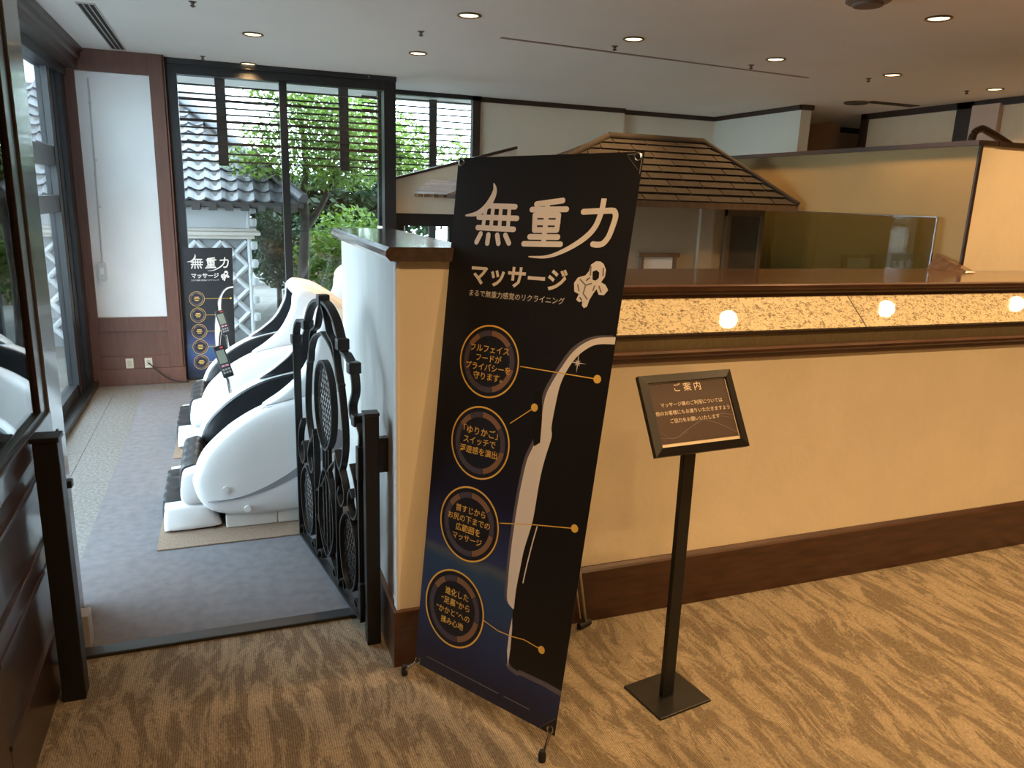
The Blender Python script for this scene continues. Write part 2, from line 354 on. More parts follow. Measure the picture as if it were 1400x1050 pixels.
# ================================================================== CEILING FITTINGS
RING = mat('bronze_lamp_ring', (.13, .095, .06), .4); LAMPGLOW = emis('warm_lamp_disc', (1.0, .74, .38), 5)
def downlight(x, y, label):
    t = empty('downlight', (x, y, CZ)); tag(t, label, 'downlight', 'round ceiling downlights')
    MB().lathe([(.062, 0), (.066, -.006), (.058, -.009), (.050, -.004), (.050, 0)], (0, 0, 0), 28).build('ring', RING, t, smooth=40)
    MB().lathe([(.049, -.0005), (.049, -.003)], (0, 0, 0), 24).build('lens', LAMPGLOW, t)
    ld = bpy.data.lights.new('spot', 'SPOT'); ld.energy = LAMP_W*4; ld.color = WARM; ld.spot_size = math.radians(128); ld.spot_blend = .9; ld.shadow_soft_size = .05
    lo = bpy.data.objects.new('bulb', ld); col.objects.link(lo); lo.parent = t; lo.location = (0, 0, -.03)
    return t
VIS = [(.24, 5.42, 'ceiling downlight nearest the slot diffuser, front of the left pair'), (.25, 6.66, 'ceiling downlight just before the left garden window pane'),
       (1.30, 4.26, 'largest downlight at the top middle of the ceiling'), (1.32, 5.51, 'downlight above the stub wall, middle of its row'), (1.33, 6.80, 'small downlight right before the thick window stile'),
       (2.36, 4.36, 'downlight directly above the big banner, left end of the long row'), (3.43, 3.16, 'downlight near the top right corner of the ceiling'), (3.48, 4.46, 'downlight second in the row towards the right wall'),
       (4.56, 4.53, 'downlight third in the row towards the right wall'), (5.70, 4.62, 'farthest right downlight in the long row')]
for x, y, l in VIS: downlight(x, y, l)
for x, y in ((1.55, 2.27), (2.74, 2.28), (3.94, 2.32), (5.11, 2.33), (6.4, 2.4), (.35, 1.2), (1.45, 1.1), (2.6, 1.1), (3.8, 1.15), (5.0, 1.2), (.35, -.1), (1.5, -.1), (2.7, -.1), (3.9, -.05), (5.1, 0), (1.3, -1.4), (3.4, -1.4), (2.4, -2.8)):
    downlight(x, y, 'round warm ceiling downlight above the carpeted hall behind the viewer')
SPRK = mat('dull_brass', (.12, .10, .08), .4, .6)
names = ['above the left window', 'by the left downlight pair', 'between the top middle downlights', 'by the thick window stile', 'left end of the ceiling track', 'middle of the long downlight row', 'right of the ceiling track', 'near the farthest right downlight']
for (x, y), nme in zip([(-.088, 4.69), (-.076, 6.5), (1.17, 4.81), (1.19, 6.69), (2.37, 4.62), (3.49, 4.73), (4.55, 4.74), (5.62, 4.80)], names):
    s = empty('sprinkler_head', (x, y, CZ)); s.scale = (.8, .8, .7); tag(s, 'small dark ceiling sprinkler head '+nme, 'sprinkler', 'ceiling sprinkler heads')
    MB().lathe([(.026, 0), (.026, -.004), (.012, -.008), (.010, -.02), (.001, -.02)], (0, 0, 0), 14).build('escutcheon', SPRK, s, smooth=40)
    MB().lathe([(.002, -.02), (.018, -.028), (.018, -.031), (.006, -.04), (.001, -.042)], (0, 0, 0), 12).build('deflector', SPRK, s, smooth=40)
det = empty('smoke_detector', (2.86, 3.045, CZ)); tag(det, 'round dark smoke detector at the top edge of the ceiling', 'smoke detector')
MB().lathe([(.10, 0), (.10, -.012), (.085, -.02)], (0, 0, 0), 28).build('base', mat('taupe_plastic', (.20, .16, .13), .5), det, smooth=40)
MB().lathe([(.07, -.02), (.065, -.032), (.03, -.038)], (0, 0, 0), 24).build('sensor', mat('taupe_plastic2', (.14, .11, .09), .5), det, smooth=40)
sv = empty('slot_diffuser', (-.632, 5.75, CZ)); tag(sv, 'long black slot air diffuser in the ceiling at left', 'air diffuser')
ALU = mat('diffuser_aluminium', (.42, .41, .38), .4)
for x in (-.045, -.016, .013, .042): box('blade', ALU, (x-.003, x+.003, -.75, .75, -.008, 0), sv)
for x in (-.0305, -.0015, .0275): box('slot', mat('slot_black', (.006, .006, .006), .8), (x-.0115, x+.0115, -.745, .745, -.003, -.001), sv)
for y in (-.752, .748): box('end_cap', ALU, (-.048, .045, y, y+.006, -.008, 0), sv)
tr = empty('ceiling_track', (2.91, 4.84, CZ)); tr.rotation_euler.z = math.radians(4.9); tag(tr, 'thin straight brown track line set into the ceiling', 'ceiling track')
box('channel', mat('track_brown', (.30, .25, .21), .6), (-1.265, 1.265, -.014, .014, -.004, 0), tr)
box('slot', mat('track_dark', (.24, .20, .17), .6), (-1.26, 1.26, -.002, .002, -.0045, -.0035), tr)
for i, (x, y, l) in enumerate(((5.46, 5.80, 'round dark ceiling air outlet above the far alcove'), (5.78, 5.70, 'slim ceiling grille beside the round far air outlet'))):
    g = empty('ceiling_grille', (x, y, CZ)); tag(g, l, 'air outlet')
    if i == 0:
        for r in (.11, .08, .05): MB().lathe([(r, 0), (r-.01, -.015), (r-.03, -.006)], (0, 0, 0), 24).build('louvre_ring', SPRK, g, smooth=40)
    else:
        for k in range(4): box('blade', SPRK, (-.28, .28, -.05+k*.03, -.04+k*.03, -.008, 0), g)

# ================================================================== DOOR LEAF, POSTS, GATE
jb = empty('door_1', (-.60, 2.94, 0)); struct(jb, 'dark door jamb at the threshold')
JAMB = mat('glossy_jamb', (.13, .125, .125), .20, var=.2, scale=4, stretch=(8, 8, 1), coat=.4)
box('jamb', JAMB, (-.12, .03, -.04, .05, 0, CZ), jb, .004)
box('plinth_block', mat('grey_plinth', (.30, .30, .31), .5), (.05, .10, -.275, -.21, 0, .125), jb, .004)
leaf = empty('door_leaf', (-.572, 1.80, 0)); tag(leaf, 'open dark wooden door leaf with large glass pane at far left', 'door')
def LF(n, b, m=DKWOOD_Y, bev=.004): return box(n, m, b, leaf, bev)
LF('stile', (-.02, .022, .90, 1.09, .01, 2.42), JAMB); LF('stile', (-.02, .02, 0, .10, .01, 2.42))
LF('top_rail', (-.02, .02, .10, .90, 2.30, 2.42)); LF('mid_rail', (-.02, .026, .10, .90, .775, .845)); LF('bottom_rail', (-.02, .02, .10, .90, .01, .20)); LF('cross_rail', (-.02, .02, .10, .90, .44, .50))
LF('lower_panel', (-.012, .010, .10, .90, .20, .44)); LF('lower_panel', (-.012, .010, .10, .90, .50, .775))
LF('bead', (.008, .022, .10, .90, .69, .705)); LF('bead', (.008, .020, .885, .90, .20, .775), DKWOOD_Y, .002); LF('bead', (.008, .024, .10, .90, .425, .44), DKWOOD_Y, .002); LF('bead', (.008, .024, .10, .90, .20, .215), DKWOOD_Y, .002)
LF('glass_pane', (-.003, .003, .10, .82, .845, 2.30), DOORGLASS, 0)
LF('glazing_bead', (-.012, .014, .82, .90, .845, 2.30), DKWOOD_Y, .003); LF('glazing_bead', (-.004, .016, .10, .82, .845, .862), BLACKFR, .002)
LF('latch_plate', (.022, .026, .965, .98, .46, .76), BLACKM, .001); LF('latch_knob', (.024, .050, .957, .990, .555, .58), BLACKM, .003)
lp = empty('gate_post', (-.506, 2.405, 0)); tag(lp, 'square black gate post beside the open wooden door', 'post')
box('shaft', BLACKM, (-.032, .032, -.032, .032, 0, .835), lp, .003); box('cap', BLACKM, (-.037, .037, -.037, .037, .835, .85), lp, .003)
rp = empty('gate_post', (.424, 2.424, 0)); tag(rp, 'square black gate post beside the short white wall', 'post')
box('shaft', BLACKM, (-.024, .024, -.024, .024, 0, .84), rp, .003); box('cap', BLACKM, (-.026, .026, -.026, .026, .84, .85), rp, .002)
box('wall_bracket', BLACKM, (.024, .056, -.016, .016, .64, .76), rp, .002)
# --- gate: local s along the leaf, z up
gate = empty('wrought_iron_gate', (.402, 2.475, 0)); gate.rotation_euler.z = math.atan2(3.285-2.475, .262-.402)
tag(gate, 'black wrought iron gate with arched scrollwork standing open', 'gate')
GW = .82
def bar(name, pts, w=.026, t=.008, n=6, closed=False, parent=gate):
    P = smoothline(pts, n, closed) if n > 1 else list(pts)
    P = [Vector((a, b)) for a, b in P]; rs = []; k = len(P)
    for i, p in enumerate(P):
        a, b = (P[i-1], P[(i+1) % k]) if closed else (P[max(i-1, 0)], P[min(i+1, k-1)])
        d = (b-a).normalized(); q = Vector((-d.y, d.x))*t/2
        rs.append([(p.x+q.x, -w/2, p.y+q.y), (p.x+q.x, w/2, p.y+q.y), (p.x-q.x, w/2, p.y-q.y), (p.x-q.x, -w/2, p.y-q.y)])
    mb = MB()
    if closed: rs.append(rs[0])
    mb.rings(rs, cap=not closed)
    return mb.build(name, IRON, parent, smooth=35)
for s0 in (0.006, GW-.006): bar('stile', [(s0, .05), (s0, .70 if s0 < .1 else .90)], .03, .012, 1)
bar('bottom_rail', [(0, .06), (GW, .06)], .03, .012, 1)
bar('inner_stile', [(.27, .06), (.27, .60)], .026, .008, 1); bar('inner_stile', [(.55, .06), (.55, .60)], .026, .008, 1)
# arch
bar('arch', [(.0, .70), (-.012, .76), (.03, .80), (.075, .80), (.085, .84), (.05, .90), (.07, .97), (.13, 1.005), (.17, 1.01), (.185, 1.045)], .03, .011)
bar('arch', [(GW-.006, .88), (GW-.008, .94), (GW-.03, 1.0), (GW-.08, 1.035), (GW-.13, 1.04), (GW-.185, 1.05)], .03, .011)
bar('arch', [(.185, 1.03), (.24, 1.10), (.32, 1.145), (.41, 1.158), (.50, 1.145), (.58, 1.10), (.635, 1.03)], .032, .012)
bar('arch_return', [(.41, 1.155), (.37, 1.11), (.33, 1.05), (.27, 1.02), (.245, .95), (.23, .90), (.20, .88)])
bar('arch_return', [(.41, 1.155), (.45, 1.11), (.49, 1.05), (.55, 1.02), (.575, .95), (.59, .90), (.62, .88)])
for s0, z0 in ((.19, 1.035), (.63, 1.035), (.03, .80), (GW-.012, .945), (.07, .975), (.41, 1.162)):
    MB().box(s0-.018, s0+.018, -.022, .022, z0-.02, z0+.02).build('collar', IRON, gate, .005)
# loops
bar('loop', [(.41, 1.04), (.28, .99), (.20, .85), (.17, .68), (.22, .56), (.27, .62)], n=8)
bar('loop', [(.41, 1.04), (.54, .99), (.62, .85), (.65, .68), (.60, .56), (.55, .62)], n=8)
bar('inner_loop', [(.41, .93), (.49, .88), (.52, .76), (.49, .64), (.41, .58), (.33, .64), (.30, .76), (.33, .88)], n=6, closed=True)
bar('scroll', [(.10, .62), (.05, .56), (.03, .47), (.08, .42), (.13, .46), (.11, .52), (.08, .50)]); bar('scroll', [(.72, .62), (.77, .56), (.79, .47), (.74, .42), (.69, .46), (.71, .52), (.74, .50)])
bar('scroll', [(.27, .60), (.20, .54), (.17, .47), (.21, .42), (.25, .45), (.23, .49)]); bar('scroll', [(.55, .60), (.62, .54), (.65, .47), (.61, .42), (.57, .45), (.59, .49)])
for a in (.14, .68): bar('lower_oval', [(a, .42), (a+.085, .34), (a+.075, .18), (a, .11), (a-.075, .18), (a-.085, .34)], n=6, closed=True)
bar('centre_oval', [(.41, .50), (.49, .40), (.50, .24), (.41, .13), (.32, .24), (.33, .40)], n=6, closed=True)
bar('diagonal', [(.27, .58), (.36, .52), (.46, .42), (.55, .36)], .02, .006); bar('diagonal', [(.55, .26), (.46, .20), (.36, .14), (.27, .08)], .02, .006)
for a in (.37, .41, .45): bar('upright', [(a, .14), (a, .60)], .014, .007, 1)
for a, sg in ((.05, 1), (.23, -1), (.31, 1), (.51, -1), (.60, 1), (.78, -1)):
    bar('foot_scroll', [(a-.04*sg, .066), (a-.02*sg, .10), (a+.01*sg, .115), (a+.03*sg, .095), (a+.015*sg, .08)], .024, .007)
def mesh_panel(cx, cz, rx, rz, step=.024):
    mb = MB()
    for k in range(-40, 41):
        for sg in (1, -1):
            pts = []
            for j in range(-60, 61):
                u = j*.008; s_ = k*step+u*.55; 
                if (s_/rx)**2+((u)/rz)**2 < 1: pts.append((cx+s_*1.0 if sg > 0 else cx-s_, cz+u))
            if len(pts) > 1:
                (a, b), (c, d) = pts[0], pts[-1]
                mb.tube([(a, 0, b), (c, 0, d)], .0017, 4)
    return mb.build('mesh_panel', IRON, gate)
mesh_panel(.41, .76, .10, .165); mesh_panel(.14, .265, .08, .15); mesh_panel(.68, .265, .08, .15); mesh_panel(.41, .315, .085, .17)
for z0 in (.60, .09): MB().box(-.022, .004, -.022, .022, z0, z0+.12).build('hinge', IRON, gate, .003)

# ================================================================== MASSAGE CHAIRS
def loft(mb, pts, prof, fn):
    cx = sum(p[0] for p in pts)/len(pts); cz = sum(p[1] for p in pts)/len(pts)
    mb.rings([[fn(cx+(a-cx)*s, y, cz+(b-cz)*s) for a, b in pts] for y, s in prof])
    return mb
ID = lambda x, y, z: (x, y, z)
CW = .68
def mirror(prof): return [(CW-y, s) for y, s in prof]
def make_chair():
    t = empty('massage_chair')
    out = smoothline([(-.192, .235), (-.180, .29), (-.148, .362), (-.100, .420), (-.005, .50), (.13, .572), (.288, .612), (.46, .63), (.64, .62), (.80, .55), (.87, .40), (.80, .20), (.62, .09), (.30, .06), (.055, .056), (-.10, .085), (-.165, .14)], 4, True)
    pr = [(-.014, .55), (-.008, .80), (0, .90), (.008, .95), (.024, .985), (.05, 1.0), (.085, 1.0), (.105, .985), (.112, .95)]
    for k, p in enumerate((pr, mirror(pr))):
        sh = loft(MB(), out, p, ID).build('side_shell', WHITEP, t, smooth=50)
        y = -.0155 if k == 0 else CW+.0155; sg = -1 if k == 0 else 1
        # grey swoosh and two screw caps lie on the shell
        sw_ = smoothline([(-.13, .155), (.0, .165), (.12, .205), (.24, .27), (.36, .36), (.46, .46)], 5); lo_ = smoothline([(-.13, .153), (.0, .158), (.13, .186), (.26, .24), (.39, .315), (.52, .40)], 5)
        MB().prism(sw_+lo_[::-1], lambda a, b, d: (a, d, b), y+sg*.0, y-sg*.012).build('swoosh', GREYP, sh)
        for bx_, bz_ in ((-.051, .207), (.037, .103)):
            MB().lathe([(.016, 0), (.016, .012), (.012, .016)], (bx_, (-.018 if k == 0 else CW+.002), bz_), 14, 'y').build('screw_cap', WHITEP, sh, smooth=40)
        pad = loft(MB(), out, [(.10, .955), (.118, .955), (.128, .93)] if k == 0 else mirror([(.10, .955), (.118, .955), (.128, .93)]), ID)
        pad.build('arm_lining', BLKLE, t, smooth=50)
    # hood
    hs = smoothline([(.125, .572), (.20, .628), (.296, .715), (.362, .84), (.376, .925), (.434, .966), (.55, .935), (.70, .83), (.82, .70), (.87, .55), (.80, .52), (.60, .60), (.44, .622), (.288, .604)], 4, True)
    hp = [(.022, .80), (.028, .92), (.042, .98), (.06, 1.0), (.085, 1.0), (.10, .97)]
    for p in (hp, mirror(hp)): loft(MB(), hs, p, ID).build('hood_side', WHITEP, t, smooth=50)
    for p in ([(.09, .955), (.103, .955), (.108, .93)], mirror([(.09, .955), (.103, .955), (.108, .93)])): loft(MB(), hs, p, ID).build('hood_lining', BLKLE, t, smooth=50)
    crest = smoothline([(.378, .930), (.395, .952), (.434, .966), (.55, .935), (.70, .83), (.82, .70), (.88, .50), (.88, .30)], 5)
    rs = []
    n = 10
    for j in range(n+1):
        u = j/n; y = .055+(CW-.11)*u; h = .018*math.sin(math.pi*u)**.6
        top = []; bot = []
        for i, (a, b) in enumerate(crest):
            q = Vector(crest[min(i+1, len(crest)-1)])-Vector(crest[max(i-1, 0)]); q = Vector((-q.y, q.x)).normalized()
            top.append((a+q.x*h, y, b+q.y*h)); bot.append((a+q.x*(h-.035), y, b+q.y*(h-.035)))
        rs.append(top+bot[::-1])
    MB().rings(rs).build('hood_shell', WHITEP, t, smooth=50)
    for yy in (.022, CW-.022): MB().tube([(a, yy+(.012 if yy < .3 else -.012)*(i in (0, 12)), b) for i, (a, b) in enumerate(smoothline([(.125, .567), (.288, .600), (.44, .617), (.60, .596)], 4))], .0035, 6).build('hood_seam', GREYP, t, smooth=60)
    # seat and back pads
    MB().prism(smoothline([(-.08, .20), (-.07, .28), (.02, .33), (.18, .36), (.30, .44), (.40, .60), (.48, .80), (.58, .84), (.74, .70), (.82, .5), (.80, .2), (.5, .12), (.1, .12)], 4, True), lambda a, b, d: (a, d, b), .125, CW-.125).build('seat_pad', BLKLE, t, smooth=50)
    MB().prism(smoothline([(.36, .64), (.42, .66), (.50, .80), (.47, .86), (.42, .80)], 4, True), lambda a, b, d: (a, d, b), .20, CW-.20).build('head_pillow', BLKLE, t, smooth=50)
    # calf rest and foot rest: white cheeks, black ribbed pads
    for nm, pf in (('calf_rest', [(-.245, .15), (-.235, .262), (-.205, .285), (-.165, .29), (-.14, .25), (-.13, .14), (-.20, .125)]), ('foot_rest', [(-.325, .02), (-.318, .105), (-.30, .122), (-.15, .122), (-.115, .10), (-.085, .03), (-.10, .008), (-.30, .004)])):
        pp = smoothline(pf, 4, True)
        for k in (0, 1):
            pf2 = [(.04, .82), (.046, .93), (.06, 1.0), (.12, 1.0), (.128, .96)]
            loft(MB(), pp, pf2 if k == 0 else mirror(pf2), ID).build(nm+'_cheek', WHITEP, t, smooth=50)
        k = 4; y0, y1 = .118, CW-.118; rs = []
        for i in range(k):
            for q in (0, .12, .3, .5, .7, .88):
                rs.append((y0+(y1-y0)*(i+q)/k, .93+.10*math.sin(math.pi*q)**.5))
        rs.append((y1, .93))
        cx = sum(p[0] for p in pp)/len(pp); cz = sum(p[1] for p in pp)/len(pp)
        if nm == 'foot_rest': cz = .02
        MB().rings([[(cx-.008+(a-cx)*s, y, max(.004, cz+.012+(b-cz)*s)) for a, b in pp] for y, s in rs]).build(nm+'_pad', BLKLE, t, smooth=60)
    box('base', mat('chair_base_white', (.62, .62, .60), .4), (-.06, .17, .03, CW-.03, .0, .062), t, .006); box('base', mat('chair_base_white', (.62, .62, .60), .4), (.172, .66, .03, CW-.03, .0, .075), t, .006)
    box('frame_block', BLKLE, (-.12, .55, .10, CW-.10, .05, .2), t)
    # remote on its stalk at the far arm
    st = MB().tube([(-.01, CW-.05, .50), (-.018, CW-.05, .57), (-.03, CW-.055, .60)], .008, 8).build('remote_stalk', CHROME, t, smooth=50)
    rm = empty('remote_control'); rm.parent = t; rm.location = (-.035, CW-.06, .67); rm.rotation_euler = (math.radians(-18), math.radians(-14), math.radians(8))
    MB().box(-.027, .027, -.009, .009, -.085, .085).build('remote_body', BLKLE, rm, .006)
    box('screen', mat('remote_lcd', (.22, .25, .20), .25), (-.020, .020, -.0105, -.0085, -.01, .060), rm)
    for i, c in enumerate(((.55, .04, .05), (.60, .25, .32), (.60, .25, .32))):
        box('key', mat('remote_key%d' % (i > 0), c, .5), ((.004, .020) if i == 0 else (-.018+.020*(i-1), -.002+.020*(i-1))) + (-.0105, -.0085) + ((.068, .077) if i == 0 else (-.028, -.018)), rm)
    for i in range(6): box('key', mat('remote_key_grey', (.3, .3, .3), .5), (-.019+.014*(i % 3), -.009+.014*(i % 3), -.0105, -.0085, -.048-.016*(i//3), -.038-.016*(i//3)), rm)
    return t
ch = make_chair()
labels = ['white massage chair nearest the iron gate, its whole side in view', 'white massage chair second from the gate, its hood rising beside the gate arch', 'white massage chair farthest from the gate, mostly hidden behind the others']
for i, (x, y) in enumerate(((0, 3.5), (0, 4.75), (.38, 5.86))):
    c = ch if i == 0 else copy_tree(ch)
    c.location = (x, y, .012); c.rotation_euler.z = math.radians(-12 if i == 2 else 0); tag(c, labels[i], 'massage chair', 'massage chairs in a row')
for i, (y0, y1) in enumerate(((3.38, 4.20), (4.63, 5.45), (5.88, 6.34))):
    m_ = tag(box('floor_mat', MATBR, (-.345+(.4 if i == 2 else 0), .95, y0, y1, .004, .011), bevel=.002), 'brown woven mat under the '+('nearest', 'middle', 'farthest')[i]+' massage chair', 'mat', 'brown mats under massage chairs')

# ================================================================== PRINT HELPERS
def text_geo(body, bold=0.0):
    c = bpy.data.curves.new('t', 'FONT'); c.body = body; c.size = 1; c.resolution_u = 2; c.offset = bold
    o = bpy.data.objects.new('t', c); col.objects.link(o); bpy.context.view_layer.update()
    me = bpy.data.meshes.new_from_object(o.evaluated_get(bpy.context.evaluated_depsgraph_get()))
    v = [(p.co.x, p.co.y) for p in me.vertices]; f = [tuple(p.vertices) for p in me.polygons]
    bpy.data.objects.remove(o); bpy.data.curves.remove(c); bpy.data.meshes.remove(me)
    return v, f
class Print:
    """flat print in sheet coordinates (metres, origin lower left), laid on a sheet by fn(u,v,off)"""
    def __init__(s, fn, parent, grid=(.58/6, 1.607/16)): s.fn = fn; s.parent = parent; s.grid = grid
    def put(s, name, v2, faces, m, off):
        me = bpy.data.meshes.new(name); me.from_pydata([(a, b, 0) for a, b in v2], [], faces)
        bmx = bmesh.new(); bmx.from_mesh(me)
        us = [p[0] for p in v2]; vs_ = [p[1] for p in v2]
        for lo, hi, st_, ax in ((min(us), max(us), s.grid[0], 0), (min(vs_), max(vs_), s.grid[1], 1)):
            q = math.floor(lo/st_)+1
            while q*st_ < hi:
                co = (q*st_, 0, 0) if ax == 0 else (0, q*st_, 0)
                bmesh.ops.bisect_plane(bmx, geom=bmx.verts[:]+bmx.edges[:]+bmx.faces[:], plane_co=co, plane_no=(1, 0, 0) if ax == 0 else (0, 1, 0)); q += 1
        for vv in bmx.verts: vv.co = s.fn(vv.co.x, vv.co.y, off)
        bmx.to_mesh(me); bmx.free()
        me.materials.append(m); o = bpy.data.objects.new(name, me); col.objects.link(o); o.parent = s.parent
        return o
    def poly(s, name, pts, m, off): return s.put(name, pts, [tuple(range(len(pts)))], m, off)
    def stroke(s, name, lines, m, off):
        v, f = [], []
        for pts, w in lines:
            P = [Vector(p) for p in pts]; k = len(P); ww = w if isinstance(w, (list, tuple)) else [w]*k
            L_, R_ = [], []
            for i, p in enumerate(P):
                d = (P[min(i+1, k-1)]-P[max(i-1, 0)]).normalized(); q = Vector((-d.y, d.x))*ww[i]/2
                L_.append(p+q); R_.append(p-q)
            capA, capB = [], []
            if not isinstance(w, (list, tuple)):
                for (p, nb, out_) in ((P[0], P[1], capA), (P[-1], P[-2], capB)):
                    d = (p-nb).normalized(); a0 = math.atan2(d.y, d.x)
                    for j in range(1, 6): out_.append(p+Vector((math.cos(a0-math.pi/2+math.pi*j/6), math.sin(a0-math.pi/2+math.pi*j/6)))*w/2)
            n = len(v); ring = R_+capB+L_[::-1]+capA
            # quads along the body, fans at the caps
            v += [tuple(p) for p in R_]+[tuple(p) for p in L_]
            f += [(n+i, n+i+1, n+k+i+1, n+k+i) for i in range(k-1)]
            if capA:
                m_ = len(v); v += [tuple(p) for p in capB]; f.append((n+k-1,)+tuple(range(m_, m_+5))+(n+2*k-1,))
                m_ = len(v); v += [tuple(p) for p in capA]; f.append((n+k,)+tuple(range(m_, m_+5))+(n,))
        return s.put(name, v, f, m, off)
    def text(s, name, body, cx, cy, w, m, off, bold=.008, shear=0, h=None):
        v, f = text_geo(body, bold)
        xs = [p[0] for p in v]; ys_ = [p[1] for p in v]; x0, x1 = min(xs), max(xs); k = w/(x1-x0); ky = k if h is None else h
        return s.put(name, [(cx+(a-(x0+x1)/2)*k, cy+(b-.38)*ky) for a, b in v], f, m, off)
    def ring(s, name, cx, cy, r0, r1, a0, a1, m, off, n=64, asp=1.0):
        k = max(4, int(n*abs(a1-a0)/360)); v = []; f = []
        for i in range(k+1):
            a = math.radians(90-(a0+(a1-a0)*i/k))
            v += [(cx+r0*math.cos(a)*asp, cy+r0*math.sin(a)), (cx+r1*math.cos(a)*asp, cy+r1*math.sin(a))]
        f = [(2*i, 2*i+1, 2*i+3, 2*i+2) for i in range(k)]
        return s.put(name, v, f, m, off)
    def disc(s, name, cx, cy, r, m, off, n=32):
        return s.poly(name, [(cx+r*math.cos(2*math.pi*i/n), cy+r*math.sin(2*math.pi*i/n)) for i in range(n)], m, off)
INKW = mat('print_white', (.82, .79, .76), .5, var=.02); INKGOLD = mat('print_gold', (.88, .56, .11), .5, var=.03)
INKBLK = mat('print_black', (.010, .009, .009), .38, var=.05); INKGREY = mat('print_grey', (.22, .21, .21), .5)
INKBR = mat('print_brown', (.27, .15, .085), .5); INKPUR = mat('print_purple', (.085, .07, .10), .5); INKNAVY = mat('print_navy', (.013, .014, .026), .42, var=.05)
INKGLOW = mat('print_soft_glow', (.13, .12, .15), .5)
def sheet_mat(name, blue):
    M = bpy.data.materials.new(name); M.use_nodes = True
    nt = M.node_tree; N = nt.nodes; L = nt.links; p = N['Principled BSDF']
    uv = N.new('ShaderNodeUVMap'); uv.uv_map = 'UVMap'
    sp = N.new('ShaderNodeSeparateXYZ'); L.new(uv.outputs[0], sp.inputs[0])
    r = N.new('ShaderNodeValToRGB'); e = r.color_ramp.elements
    e[0].position = 0; e[0].color = lin((.022, .022, .045)); e[1].position = 1; e[1].color = lin((.015, .0155, .018))
    k = blue
    for pos, c in ((.06, (.018, .022, .055)), (.16, (.016*k, .030*k, .085*k)), (.255, (.020*k, .045*k, .095*k)), (.272, (.10, .13, .17)), (.285, (.020*k, .03*k, .085*k)), (.40, (.016, .018, .045)), (.50, (.014, .0145, .020))):
        x = e.new(pos); x.color = lin(c)
    no = N.new('ShaderNodeTexNoise'); no.inputs['Scale'].default_value = 3; L.new(uv.outputs[0], no.inputs['Vector'])
    mu = N.new('ShaderNodeMath'); mu.operation = 'MULTIPLY_ADD'; mu.inputs[1].default_value = .03; L.new(no.outputs['Fac'], mu.inputs[0])
    # the horizon curves down towards the right
    m2 = N.new('ShaderNodeMath'); m2.operation = 'MULTIPLY_ADD'; m2.inputs[1].default_value = 0.02; L.new(sp.outputs[0], m2.inputs[0]); L.new(sp.outputs[1], m2.inputs[2])
    L.new(m2.outputs[0], mu.inputs[2]); L.new(mu.outputs[0], r.inputs[0]); L.new(r.outputs[0], p.inputs['Base Color'])
    p.inputs['Roughness'].default_value = .30; p.inputs['Specular IOR Level'].default_value = .5
    return M
BW, BH = .58, 1.607
